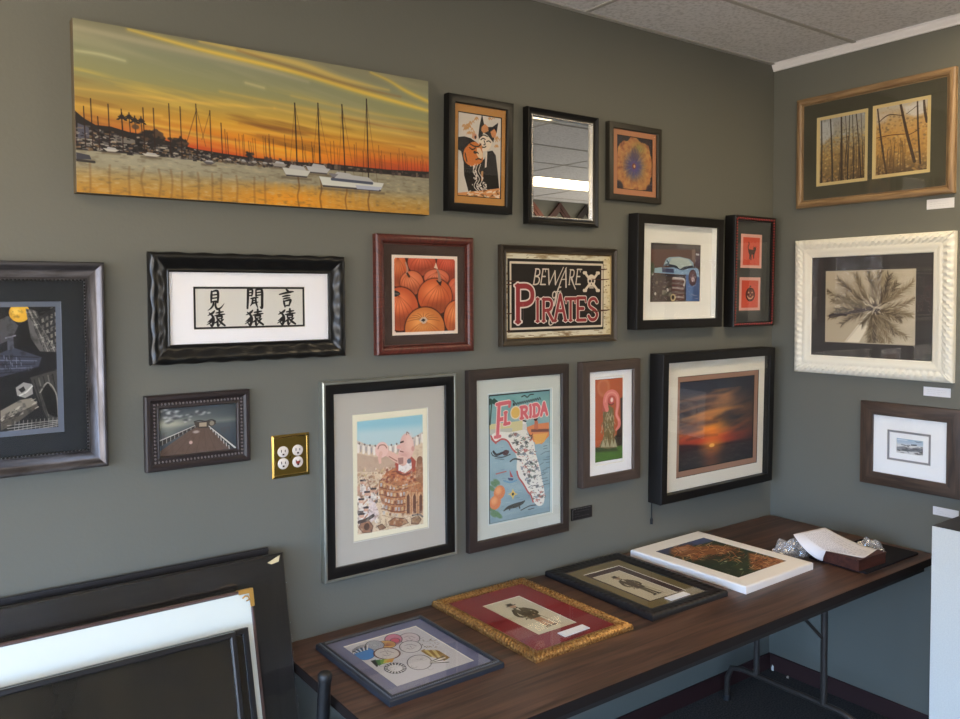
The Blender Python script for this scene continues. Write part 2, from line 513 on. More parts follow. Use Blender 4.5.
    for i in range(420):
        u = rg.random() ** 1.3 * .62; t = .61 + .11 * min(1, u * 2.4); v = rg.uniform(t, .748)
        p.stroke([(u, v), (u + rg.uniform(.002, .010), v + rg.normal(0, .004))], rg.uniform(.0014, .004), [(120, 116, 116), (180, 172, 160), (64, 58, 66), (30, 28, 30), (140, 110, 80), (24, 22, 26)][rg.integers(6)], .75, False)
    for i in range(90):
        u = rg.uniform(.42, 1); p.rect(u, u + rg.uniform(.004, .014), .685 + rg.uniform(0, .03), .70 + rg.uniform(0, .03), [(70, 56, 56), (100, 84, 76), (34, 30, 34), (130, 110, 96)][rg.integers(4)], .7)
    # palms and trees on the shore
    for u, v in ((.105, .535), (.122, .53), (.135, .545), (.15, .545)):
        p.stroke([(u, v), (u + .003, .66)], .0022, dk, spline=False); [p.stroke([(u, v), (u + .011 * math.cos(t), v - .012 + .03 * abs(math.cos(t)) + .012 * math.sin(t))], .003, dk, 1, False) for t in np.linspace(0, 2 * PI, 9)]; p.ell(u, v, .006, .006, dk, soft=2)
    for u, v, r in ((.165, .63, .018), (.178, .62, .016), (.19, .635, .018), (.235, .65, .016), (.25, .655, .014), (.43, .685, .010)):
        [p.ell(u + rg.normal(0, r * .55), v + rg.normal(0, r * .8), r * rg.uniform(.2, .5), r * rg.uniform(.15, .35), dk if k % 4 else (86, 66, 52), .9, 2) for k in range(26)]
    # masts
    def mast(u, v0, v1, wd, al=1.0):
        p.stroke([(u, v0), (u + .003, v1)], wd, (52, 34, 30), al, False)
    for u, v in ((.019, .50), (.035, .45), (.05, .55), (.074, .47), (.104, .49), (.155, .465), (.18, .46), (.218, .42), (.246, .43), (.286, .40), (.322, .43), (.351, .50)):
        mast(u, v, .74, .0024)
    p.stroke([(.288, .43), (.262, .64)], .0018, (60, 40, 34), .7, False); p.stroke([(.322, .44), (.30, .62)], .0014, (60, 40, 34), .6, False); p.stroke([(.286, .42), (.31, .66)], .0014, (60, 40, 34), .6, False)
    for i in range(58):
        u = rg.uniform(.36, .995)
        mast(u, rg.uniform(.52, .60) if u < .9 else rg.uniform(.54, .61), .70, .0015, rg.uniform(.45, .8))
    for (a, b, c, d) in ((.559, .306, .564, .75), (.629, .284, .633, .735), (.704, .269, .713, .80), (.784, .204, .789, .82)):
        p.stroke([(a, b), (c, d)], .0036, (40, 26, 26), 1, False)
        p.stroke([(a + .001, b + .02), (c + .03, d - .02)], .0012, (70, 44, 30), .6, False); p.stroke([(a, b + .02), (c - .022, d - .02)], .0012, (70, 44, 30), .6, False)
    # boats
    def boat(u0, u1, v, hh, c=(206, 204, 200)):
        p.poly([(u0, v - hh), (u1, v - hh * .8), (u1 - .012, v + hh * .55), (u0 + .012, v + hh * .55)], (70, 66, 72))
        p.poly([(u0, v - hh), (u1, v - hh * .8), (u1 - .010, v + hh * .25), (u0 + .010, v + hh * .25)], c)
        p.poly([(u0 + (u1 - u0) * .3, v - hh * 1.7), (u0 + (u1 - u0) * .75, v - hh * 1.5), (u0 + (u1 - u0) * .85, v - hh * .8), (u0 + (u1 - u0) * .22, v - hh * .9)], (176, 176, 178))
        p.stroke([(u0, v + hh * .8), (u1, v + hh * .8)], .006, (84, 70, 56), .6, False, soft=4)
    boat(.488, .535, .738, .018, (150, 144, 140)); boat(.59, .665, .750, .030, (180, 180, 184)); boat(.52, .604, .782, .036, (196, 196, 190))
    boat(.66, .75, .775, .02, (120, 116, 124)); boat(.63, .84, .829, .046, (206, 208, 200))
    p.poly([(.745, .822), (.835, .822), (.822, .848), (.75, .848)], (170, 176, 196)); p.stroke([(.67, .795), (.80, .80)], .008, (60, 66, 90), .9, False)
    boat(.06, .098, .745, .014, (190, 186, 180)); boat(.15, .195, .752, .012, (196, 190, 180)); boat(.30, .335, .765, .012, (90, 88, 92))
    p.poly([(0, .77), (.03, .78), (.034, .805), (0, .81)], (64, 64, 74)); p.stroke([(0, .815), (.04, .818)], .006, (44, 40, 40), .9, False)
    for u in (.36, .40, .43, .46):
        boat(u, u + .02, .737, .009, (140, 132, 126))
    return p

def art_costume(w, h):
    """vintage halloween print: a masked figure in a horned black cowl beside a pumpkin-headed one"""
    p = Pic(w, h, 1100, (208, 200, 190))
    p.tint(p.noise(4, 4) * .25, (180, 172, 160))
    q = qmap((97, 117), (342, 152), (337, 602), (97, 583))
    blk = (20, 17, 18)
    rg = np.random.default_rng(4)
    for (x, y) in ((140, 200), (160, 195), (180, 175), (150, 215), (195, 170), (165, 235), (180, 240), (190, 262), (280, 158), (318, 262), (308, 308), (320, 275), (145, 208), (172, 205)):
        for k in range(3):
            a, b = x + rg.normal(0, 7), y + rg.normal(0, 6)
            p.stroke(q([(a - 6, b + 5), (a, b - 6), (a + 6, b + 4)]), .018, (196, 140, 76), .9)
    # cloak and horned hood
    p.poly(q([(100, 262), (135, 258), (170, 268), (205, 292), (212, 320), (190, 400), (212, 470), (235, 490), (260, 555), (160, 560), (135, 470), (132, 400), (118, 340), (100, 330)]), blk)
    p.poly(q([(232, 133), (243, 190), (262, 205), (290, 205), (322, 180), (314, 235), (300, 262), (295, 290), (262, 250), (240, 235), (218, 290), (212, 250), (218, 200)]), blk)
    p.poly(q([(262, 340), (290, 335), (308, 360), (318, 440), (328, 545), (285, 552), (240, 545), (222, 470), (232, 400), (246, 380)]), blk)
    p.poly(q([(200, 402), (250, 380), (262, 470), (250, 548), (165, 556), (150, 470), (165, 420)]), blk)
    # ear linings
    p.poly(q([(230, 205), (248, 188), (266, 205), (268, 228), (240, 240), (228, 225)]), (206, 134, 78)); p.poly(q([(278, 232), (300, 215), (312, 235), (306, 265), (288, 262)]), (206, 134, 78))
    # face
    p.poly(q([(222, 262), (245, 248), (270, 262), (286, 290), (275, 322), (250, 340), (228, 332), (214, 300)]), (226, 210, 190), spline=True)
    p.poly(q([(218, 290), (228, 300), (240, 320), (228, 330), (216, 312)]), (206, 134, 78))
    for pts in ([(226, 276), (238, 268), (250, 274)], [(258, 286), (270, 282), (280, 290)], [(244, 282), (250, 300), (242, 304)], [(234, 316), (246, 318), (254, 312)], [(222, 262), (240, 250), (262, 258)]):
        p.stroke(q(pts), .02, blk)
    p.poly(q([(252, 345), (262, 345), (258, 425), (248, 430)]), (220, 206, 190)); p.poly(q([(228, 450), (240, 446), (238, 500), (228, 500)]), (190, 140, 90))
    # pumpkin head
    p.poly(q([(150, 312), (172, 292), (200, 290), (228, 318), (238, 360), (232, 398), (190, 420), (155, 412), (132, 378), (134, 335)]), (205, 112, 38), spline=True)
    p.poly(q([(205, 322), (222, 322), (236, 350), (238, 372), (222, 384), (204, 360)]), (226, 196, 160))
    for pts in ([(165, 320), (180, 330), (196, 322)], [(196, 350), (206, 345), (212, 352)], [(200, 385), (215, 380), (228, 386)], [(168, 300), (190, 312), (214, 312), (226, 300)], [(140, 350), (150, 395)]):
        p.stroke(q(pts), .024, blk)
    p.ell(*q([(193, 345)])[0], .03, .026, (30, 22, 20)); p.ell(*q([(192, 258)])[0], .05, .055, (200, 136, 104)); p.ell(*q([(196, 262)])[0], .022, .03, (50, 30, 30))
    # white flowered lace
    for i in range(60):
        t = rg.random(); x = 200 + 40 * t + rg.normal(0, 9 + 8 * t) - 20 * (1 - t); y = 420 + 135 * t
        p.ell(*q([(x, y)])[0], rg.uniform(.008, .02), rg.uniform(.008, .02), (222, 214, 206), .9)
    for o in (0, 14, 30):
        p.stroke(q([(195 + o, 410), (185 + o, 450), (205 + o, 490), (190 + o, 530), (215 + o, 560)]), .014, (220, 212, 204))
    p.poly(q([(97, 566), (160, 560), (240, 552), (330, 540), (340, 604), (97, 584)]), (212, 142, 84))
    for i in range(34):
        x = rg.uniform(150, 330); y = rg.uniform(555, 592)
        p.stroke(q([(x, y), (x + rg.uniform(8, 22), y - rg.uniform(-4, 8))]), .02, (228, 210, 184) if i % 3 else (120, 76, 40), .9, False)
    p.border(.022, (24, 20, 18))
    return p

def art_mandala(w, h):
    p = Pic(w, h, 1200, (40, 34, 46))
    cx, cy = .48, .55 * p.a
    dx = p.X - cx; dy = p.Y - cy; r = np.sqrt(dx * dx + dy * dy); a = np.arctan2(dy, dx)
    n = vnoise(np.cos(a) * 2 + 5, np.sin(a) * 2 + 5 + r * 3, 3, 3, 4, 1); n2 = vnoise(a * 3 + 12, r * 8, 2, 2, 4, 2)
    edge = .56 + .03 * np.cos(8 * a) + (n - .5) * .08
    m = np.clip((edge - r) / .02, 0, 1)
    base = np.zeros_like(p.c); st = [(0, (70, 66, 110)), (.12, (74, 76, 120)), (.22, (128, 108, 96)), (.32, (176, 116, 66)), (.45, (186, 122, 72)), (.6, (160, 96, 60))]
    for k in range(3): base[..., k] = np.interp(r, [s[0] for s in st], [s[1][k] for s in st])
    p.c = p.c * (1 - m[..., None]) + base * m[..., None]
    p.tint((n2 - .5) * 2.6 * m, (202, 150, 84)); p.tint((.45 - n2) * 2.2 * m, (120, 62, 54))
    p.tint(np.exp(-((dx - .15) / .16) ** 2 - ((dy + .36) / .12) ** 2) * .6 * m, (120, 140, 74)); p.tint(np.exp(-((dx - .25) / .12) ** 2 - ((dy - .1) / .3) ** 2) * .4 * m, (170, 140, 70))
    for k in range(44):
        t = 2 * PI * k / 44 + RNG.normal(0, .05); r0 = RNG.uniform(.05, .12); r1 = RNG.uniform(.25, .46)
        p.stroke([(cx + r0 * math.cos(t), (cy + r0 * math.sin(t)) / p.a), (cx + r1 * math.cos(t + .08), (cy + r1 * math.sin(t + .08)) / p.a)], [.012, .004], [(60, 60, 130), (96, 60, 60), (190, 150, 96), (66, 90, 120)][k % 4], .45)
    p.tint(np.exp(-(r / .19) ** 2) * (.45 + n), (66, 68, 132))
    p.ell(.5, .33, .12, .13, (70, 60, 92), .6, 14)
    for k in range(10):
        t = 2 * PI * k / 10; p.ell(.48 + .07 * math.cos(t), (cy + .08 * math.sin(t)) / p.a, .03, .025, (90, 70, 130), .7, 4, t)
    p.ell(.48, cy / p.a, .05, .055, (120, 56, 40), 1, 4); p.ell(.49, cy / p.a, .025, .03, (206, 168, 130), 1, 4)
    for k in range(12):
        u = RNG.uniform(.1, .9); p.stroke([(u, RNG.uniform(.1, .2)), (u + .05, .3)], .01, (196, 150, 96), .3)
    p.ell(.05, .05, .11, .09, (38, 40, 60), .9, 12); p.ell(.97, .08, .08, .10, (44, 40, 58), .8, 12); p.ell(.95, .97, .12, .12, (40, 34, 52), .9, 12); p.ell(.05, .97, .13, .13, (36, 32, 50), .9, 12)
    p.border(.018, (34, 26, 30))
    return p

KEN = [([(.30, .06), (.28, .30), (.25, .62)], [.10, .13, .06]), ([(.30, .09), (.50, .03), (.70, .04), (.74, .28), (.70, .60)], [.06, .10, .13, .13, .10]), ([(.34, .24), (.64, .21)], [.07, .08]), ([(.33, .40), (.63, .37)], [.07, .08]), ([(.28, .58), (.50, .55), (.70, .55)], [.07, .09, .09]),
       ([(.42, .58), (.38, .75), (.22, .90), (.02, 1.0)], [.10, .11, .08, .02]), ([(.58, .58), (.55, .78), (.68, .93), (.92, .86), (1.15, .66)], [.10, .11, .13, .08, .02])]
MON = [([(.13, .05), (.12, .45), (.08, 1.0)], [.12, .12, .09]), ([(.13, .06), (.38, .03), (.40, .18), (.36, .36)], [.07, .09, .10, .06]), ([(.16, .20), (.36, .18)], [.06, .07]), ([(.15, .35), (.35, .33)], [.06, .07]),
       ([(.62, .05), (.63, .35)], [.08, .10]), ([(.62, .05), (.90, .0), (1.0, .12), (1.0, .60), (.98, .98), (.86, .92)], [.08, .10, .13, .13, .12, .03]), ([(.65, .19), (.92, .16)], [.06, .07]), ([(.65, .33), (.92, .30)], [.06, .07]),
       ([(.30, .50), (.50, .46), (.74, .44)], [.06, .09, .06]), ([(.42, .47), (.38, .72), (.26, .88)], [.08, .09, .03]), ([(.60, .46), (.62, .72), (.72, .98)], [.08, .10, .04]), ([(.44, .60), (.60, .58)], [.06, .06]), ([(.34, .78), (.50, .72), (.74, .68)], [.05, .08, .04])]
GEN = [([(.46, .0), (.56, .05), (.64, .12)], [.05, .12, .08]), ([(.0, .28), (.30, .22), (.70, .15), (.98, .12)], [.06, .10, .12, .06]), ([(.22, .40), (.50, .35), (.74, .33)], [.06, .10, .06]), ([(.26, .54), (.50, .49), (.72, .47)], [.06, .10, .06]),
       ([(.30, .66), (.34, .84), (.38, 1.0)], [.10, .11, .06]), ([(.30, .68), (.56, .62), (.78, .60), (.72, .78), (.66, .94)], [.07, .10, .12, .11, .06]), ([(.38, .95), (.55, .91), (.70, .90)], [.06, .09, .05])]
SARU = [([(.42, .0), (.30, .14), (.02, .30)], [.06, .11, .03]), ([(.10, .12), (.30, .34), (.36, .62), (.26, .96), (.12, .84)], [.05, .11, .13, .12, .03]), ([(.33, .40), (.20, .58), (.0, .74)], [.06, .10, .03]), ([(.34, .56), (.18, .74), (-.06, .90)], [.06, .08, .02]),
        ([(.52, .14), (.74, .10), (.96, .06)], [.06, .09, .05]), ([(.72, -.06), (.72, .12), (.70, .28)], [.09, .10, .07]), ([(.44, .32), (.72, .27), (1.04, .22)], [.05, .10, .05]),
        ([(.56, .38), (.58, .54)], [.08, .07]), ([(.56, .39), (.86, .36), (.84, .54)], [.06, .10, .07]), ([(.58, .53), (.84, .51)], [.06, .06]),
        ([(.66, .56), (.56, .70), (.38, .82)], [.07, .09, .03]), ([(.60, .66), (.62, .96), (.76, .86)], [.09, .11, .03]), ([(.68, .60), (.80, .76), (1.04, .96)], [.06, .11, .09]), ([(.96, .56), (.84, .66), (.76, .70)], [.05, .09, .04])]
def art_calligraphy(w, h):
    p = Pic(w, h, 1300, (212, 208, 198))
    k = (16, 14, 16)
    def glyph(ch, u0, u1, v0, v1):
        f = p.sub(u0, u1, v0, v1)
        for pts, ws in ch:
            p.stroke(f(pts), [x * (u1 - u0) * 1.28 for x in ws], k)
    # measured columns of the three pairs
    for ch, a, b, c, d, e, f2 in ((KEN, .12, .245, .09, .56, .12, .26), (MON, .455, .60, .06, .52, .45, .60), (GEN, .76, .895, .07, .50, .745, .90)):
        glyph(ch, a, b, c, d)
        glyph(SARU, e, f2, .57, .93)
    return p

def pumpkin(p, u, v, ru, rv, c, rot=0.0, stem=None, ribs=7, dark=(120, 40, 14)):
    p.ell(u, v, ru * 1.05, rv * 1.05, (58, 18, 8), .9, 6, rot)
    p.ell(u, v, ru, rv, c, 1, 3, rot)
    L = tuple(min(255, x * 1.28 + 34) for x in c); D = tuple(x * .55 for x in c)
    p.ell(u + ru * .25, v + rv * .62 / p.a, ru * .75, rv * .36, D, .5, 30, rot)
    p.ell(u - ru * .12, v - rv * .30 / p.a, ru * .55, rv * .42, L, .7, 34, rot)
    sx, sy = stem if stem else (0, -.7)
    for i in range(ribs):
        t = (i + .5) / ribs * 2 - 1
        pts = []
        for s in np.linspace(0, 1, 6):
            x = sx * (1 - s) + s * t * .95; y = sy * (1 - s) + s * math.sqrt(max(0, 1 - (t * .95) ** 2)) * .96
            x += t * .28 * math.sin(PI * s)
            pts.append((u + ru * x * math.cos(rot) - rv * y * math.sin(rot), v + (ru * x * math.sin(rot) + rv * y * math.cos(rot)) / p.a))
        p.stroke(pts, [.004, .010, .010, .006], dark, .42, soft=4)

def art_pumpkins(w, h):
    p = Pic(w, h, 1150, (52, 16, 8))
    R = (204, 82, 40)
    pumpkin(p, .10, .19, .13, .22, (206, 92, 44)); pumpkin(p, .45, .10, .21, .16, (188, 70, 40)); pumpkin(p, .86, .12, .19, .20, (186, 62, 38), ribs=9)
    pumpkin(p, .67, .285, .19, .11, (204, 92, 58)); pumpkin(p, .30, .35, .17, .15, (208, 98, 56), stem=(-.4, -.75)); pumpkin(p, .96, .44, .12, .16, (198, 80, 48))
    pumpkin(p, .645, .52, .258, .23, (200, 86, 38), stem=(.28, -.72)); pumpkin(p, .13, .67, .26, .27, (198, 84, 40), stem=(-.1, -.62)); pumpkin(p, .97, .79, .19, .22, (206, 98, 44), stem=(0, -1))
    pumpkin(p, .49, .92, .295, .27, (204, 112, 46), stem=(-.02, -.36), ribs=11)
    for i in range(9):
        t = math.radians(190 + i * 20); p.stroke([(.465, .815), (.465 + .12 * math.cos(t), .815 + .07 * math.sin(t)), (.465 + .25 * math.cos(t), .85 + .13 * math.sin(t))], [.012, .008, .004], (112, 52, 16), .6, soft=3)
    # stems
    p.poly([(.40, .815), (.44, .78), (.49, .77), (.53, .81), (.50, .85), (.46, .86)], (196, 172, 150)); p.poly([(.43, .815), (.46, .79), (.50, .81), (.47, .835)], (44, 42, 50))
    p.poly([(.655, .315), (.72, .31), (.75, .325), (.735, .385), (.71, .37), (.69, .35)], (40, 30, 28)); p.stroke([(.715, .31), (.70, .22), (.66, .15)], [.05, .03, .02], (150, 112, 96))
    p.poly([(.66, .09), (.69, .17), (.63, .16)], (220, 186, 160)); p.poly([(.0, .455), (.06, .44), (.12, .465), (.13, .49), (.07, .52), (.01, .51)], (40, 34, 36)); p.stroke([(.21, .10), (.235, .18), (.225, .24)], [.02, .03, .03], (182, 128, 104))
    p.stroke([(.03, .48), (.10, .485)], .02, (90, 84, 84)); p.stroke([(.235, .235), (.26, .27)], .03, (70, 40, 26))
    p.border(.045, (232, 214, 196)); 
    # rounded inner corners
    for u, v in ((.045, .045 / p.a), (.955, .045 / p.a), (.045, 1 - .045 / p.a), (.955, 1 - .045 / p.a)):
        p.ell(u, v, .018, .018, (232, 214, 196), .9)
    return p

def art_pirates(w, h):
    p = Pic(w, h, 1050, (204, 196, 170))
    n = p.noise(9, 40, 4, 3); p.tint((n - .56) * 3, (120, 92, 56)); p.tint((.4 - n) * 2, (226, 218, 190))
    p.tint(np.clip((p.u - .9) / .1, 0, 1) * .5, (206, 176, 110)); d = np.minimum(np.minimum(p.X, 1 - p.X), np.minimum(p.Y, p.a - p.Y)); p.tint(np.clip((.012 - d) / .012, 0, 1) * .7, (120, 92, 50))
    bk = (30, 24, 21)
    p.rect(.018, .922, .076, .922, bk)
    w0 = (206, 190, 168)
    for a, b in (((.044, .121), (.909, .121)), ((.909, .121), (.905, .88)), ((.905, .88), (.044, .88)), ((.044, .88), (.044, .121))):
        p.stroke([a, b], .015, w0, 1, False)
    wl = (196, 182, 166)
    def let(ch, u0, u1, v0, v1, wd, sh): letter(p, ch, u0, u1, v0, v1, wd, wl, sh, .008)
    let('B', .243, .297, .19, .37, .010, .022); let('E', .308, .358, .19, .37, .010, .022)
    p.stroke([(.385, .19), (.39, .37)], .011, wl); p.stroke([(.39, .37), (.445, .21)], .007, wl); p.stroke([(.445, .21), (.45, .37)], .011, wl); p.stroke([(.45, .37), (.525, .165)], .007, wl)
    p.stroke([(.555, .165), (.50, .33), (.43, .62), (.39, .80), (.40, .85), (.43, .83)], [.006, .009, .010, .012, .010, .006], wl)
    p.stroke([(.548, .18), (.55, .40)], .012, wl); p.stroke([(.505, .31), (.555, .305)], .007, wl)
    let('R', .575, .622, .19, .37, .010, .014); p.stroke([(.60, .30), (.64, .42)], .010, wl); let('E', .64, .69, .185, .365, .010, .018)
    letter(p, 'o', .415, .455, .41, .53, .009, wl, .01); p.stroke([(.50, .40), (.475, .42), (.455, .55), (.44, .62)], .010, wl); p.stroke([(.455, .455), (.50, .45)], .008, wl)
    # skull over crossed bones
    for a, b in (((.735, .225), (.865, .44)), ((.865, .225), (.735, .44))):
        p.stroke([a, b], .020, w0, 1, False)
        for q in (a, b):
            p.ell(q[0] - .008, q[1], .013, .012, w0); p.ell(q[0] + .008, q[1], .013, .012, w0)
    p.ell(.80, .315, .040, .042, w0); p.rect(.780, .820, .34, .415, w0)
    p.ell(.785, .325, .011, .011, bk); p.ell(.815, .325, .011, .011, bk); p.poly([(.80, .345), (.793, .37), (.807, .37)], bk)
    for u in (.79, .80, .81): p.stroke([(u, .385), (u, .41)], .003, bk, 1, False)
    # big letters: pale outline, red inside
    red = (142, 44, 46)
    big = [('P', .085, .245, .385, .80), ('I', .250, .318, .54, .80), ('R', .328, .425, .54, .80), ('A', .445, .545, .49, .80), ('T', .548, .640, .54, .80), ('E', .655, .745, .53, .80), ('S', .765, .865, .54, .80)]
    for wd, col, sf in ((1.0, (214, 198, 186), .022), (.64, red, .014)):
        for ch, a, b, c, d in big:
            bw = .056 if ch == 'P' else .036
            letter(p, ch, a, b, c, d, bw * wd, col, 0, sf * (1.25 if ch == 'P' else 1))
    for ch, a, b, c, d in big:
        p.stroke([((a + b) / 2 - .01, d - .02), ((a + b) / 2 - .012, (c + d) / 2)], .004, (206, 160, 150), .35, False)
    # worn scratches
    rg = np.random.default_rng(6)
    for a, b, c in ((.0, .33, .12), (.0, .37, .06), (.0, .70, .06), (.86, .68, 1), (.80, .30, .98), (.88, .175, .96), (.0, .90, .05), (.7, .69, .96)):
        p.stroke([(a, b), ((a + c) / 2, b + .006), (c, b)], [.004, .010, .004], (74, 40, 26), .9)
    for i in range(40):
        u, v = rg.random(), rg.choice([rg.uniform(0, .07), rg.uniform(.93, 1)])
        p.stroke([(u, v), (u + rg.uniform(.01, .06), v + rg.normal(0, .004))], .005, (110, 84, 52), .6, False)
    for i in range(26):
        u, v = rg.uniform(.93, .99), rg.random(); p.ell(u, v, rg.uniform(.003, .010), .004, (104, 78, 44), .7)
    return p

def art_truck(w, h):
    p = Pic(w, h, 1250, (74, 50, 44))
    q = qmap((95, 115), (545, 125), (540, 645), (88, 652))
    p.poly(q([(90, 110), (550, 115), (550, 185), (90, 180)]), (56, 52, 56)); p.poly(q([(330, 125), (550, 130), (550, 180), (330, 170)]), (94, 96, 102), .7, 20)
    p.poly(q([(90, 178), (470, 175), (470, 330), (90, 330)]), (92, 58, 50)); p.tint(p.noise(3, 14) * .4 * (p.v < .45), (62, 40, 38))
    p.poly(q([(465, 170), (495, 170), (495, 300), (465, 300)]), (120, 96, 90)); p.poly(q([(495, 190), (540, 195), (540, 330), (495, 320)]), (74, 56, 70))
    p.poly(q([(500, 205), (530, 208), (530, 225), (500, 222)]), (176, 178, 190))
    # cab and windscreen
    p.poly(q([(212, 318), (232, 262), (262, 244), (350, 238), (445, 258), (478, 292), (482, 330), (360, 360), (262, 320)]), (142, 168, 184))
    p.poly(q([(262, 300), (282, 256), (350, 246), (430, 262), (462, 300), (462, 325), (360, 345), (268, 318)]), (172, 188, 184)); p.stroke(q([(262, 318), (320, 330), (358, 360), (400, 338), (468, 326)]), .034, (34, 44, 60)); p.poly(q([(340, 345), (380, 345), (362, 372)]), (30, 36, 50))
    p.stroke(q([(232, 268), (256, 300), (212, 322)]), .02, (70, 90, 110))
    # bonnet and wings
    p.poly(q([(130, 360), (200, 340), (300, 335), (380, 360), (440, 340), (510, 335), (528, 360), (532, 440), (410, 400), (310, 395), (130, 385)]), (124, 160, 196))
    p.poly(q([(130, 345), (195, 335), (195, 380), (130, 385)]), (136, 170, 186)); p.poly(q([(198, 342), (300, 348), (305, 384), (200, 380)]), (52, 62, 100))
    p.poly(q([(408, 395), (532, 420), (540, 640), (405, 640)]), (72, 108, 168)); p.poly(q([(490, 420), (540, 420), (540, 640), (470, 640)]), (52, 78, 128), .8, 10)
    p.poly(q([(100, 395), (405, 405), (408, 640), (90, 648)]), (70, 54, 52)); p.poly(q([(190, 398), (408, 402), (408, 425), (190, 415)]), (44, 40, 52)); p.stroke(q([(404, 405), (410, 640)]), .03, (26, 34, 60), 1, False)
    # grille bars
    for i, y in enumerate((435, 475, 515, 555, 595)):
        p.poly(q([(288, y - 8), (398, y + 2), (396, y + 18), (288, y + 10)]), (150, 134, 128) if i % 2 == 0 else (110, 92, 88)); p.poly(q([(288, y + 12), (396, y + 20), (396, y + 34), (288, y + 28)]), (90, 48, 44))
    p.stroke(q([(300, 428), (396, 440), (396, 500)]), .022, (190, 184, 180)); p.poly(q([(200, 535), (285, 560), (285, 600), (200, 580)]), (116, 112, 98)); p.ell(*q([(298, 606)])[0], .05, .05, (196, 176, 130)); p.ell(*q([(296, 604)])[0], .03, .03, (60, 48, 40))
    p.ell(*q([(472, 425)])[0], .085, .11, (70, 46, 56)); p.ell(*q([(474, 437)])[0], .035, .035, (240, 220, 214), 1, 4); p.ell(*q([(470, 420)])[0], .06, .08, (120, 80, 88), .5, 8)
    rg = np.random.default_rng(8)
    for i in range(60):
        x, y = rg.uniform(92, 280), rg.uniform(400, 648); p.ell(*q([(x, y)])[0], rg.uniform(.01, .03), rg.uniform(.008, .02), [(40, 38, 34), (96, 84, 74), (60, 64, 50), (130, 118, 104)][rg.integers(4)], .6)
    for x, y in ((115, 395), (140, 572), (395, 490), (250, 540)): p.ell(*q([(x, y)])[0], .02, .02, (186, 180, 172))
    p.ell(*q([(110, 345)])[0], .05, .08, (52, 72, 52), .8, 8)
    p.border(.012, (30, 28, 30))
    return p

def art_card(w, h, which):
    p = Pic(w, h, 1400, (214, 160, 148))
    p.tint(p.noise(6, 6) * .3, (226, 180, 168))
    p.rect(.12, .90, .10, .91, (206, 74, 50)); k = (52, 20, 18)
    p.tint((p.noise(5, 5, 3, 4) - .5) * .8 * ((p.u > .12) & (p.u < .9) & (p.v > .1) & (p.v < .91)), (222, 96, 64))
    if which == 'cat':
        p.poly([(.36, .52), (.42, .44), (.56, .46), (.66, .44), (.70, .50), (.66, .58), (.64, .72), (.60, .72), (.58, .60), (.48, .60), (.46, .74), (.41, .74), (.42, .60)], k)
        p.ell(.66, .44, .07, .06, k); p.poly([(.61, .42), (.60, .34), (.66, .40)], k); p.poly([(.67, .40), (.73, .34), (.72, .44)], k)
        p.stroke([(.40, .50), (.35, .38), (.40, .30), (.36, .24)], [.05, .04, .035, .02], k)
        p.stroke([(.50, .60), (.50, .74)], .045, k, 1, False)
    else:
        p.ell(.53, .52, .22, .20, k); p.ell(.53, .52, .19, .17, (96, 36, 26)); p.stroke([(.53, .36), (.50, .29), (.55, .27)], .04, k)
        for x in (.45, .61): p.poly([(x - .05, .48), (x + .05, .48), (x, .42)], (206, 150, 120))
        p.poly([(.53, .50), (.50, .55), (.56, .55)], (206, 150, 120)); p.stroke([(.40, .57), (.47, .63), (.59, .63), (.66, .57)], .04, (206, 150, 120))
        p.stroke([(.40, .36), (.48, .34), (.53, .38), (.60, .34), (.67, .37)], .03, k)
    return p

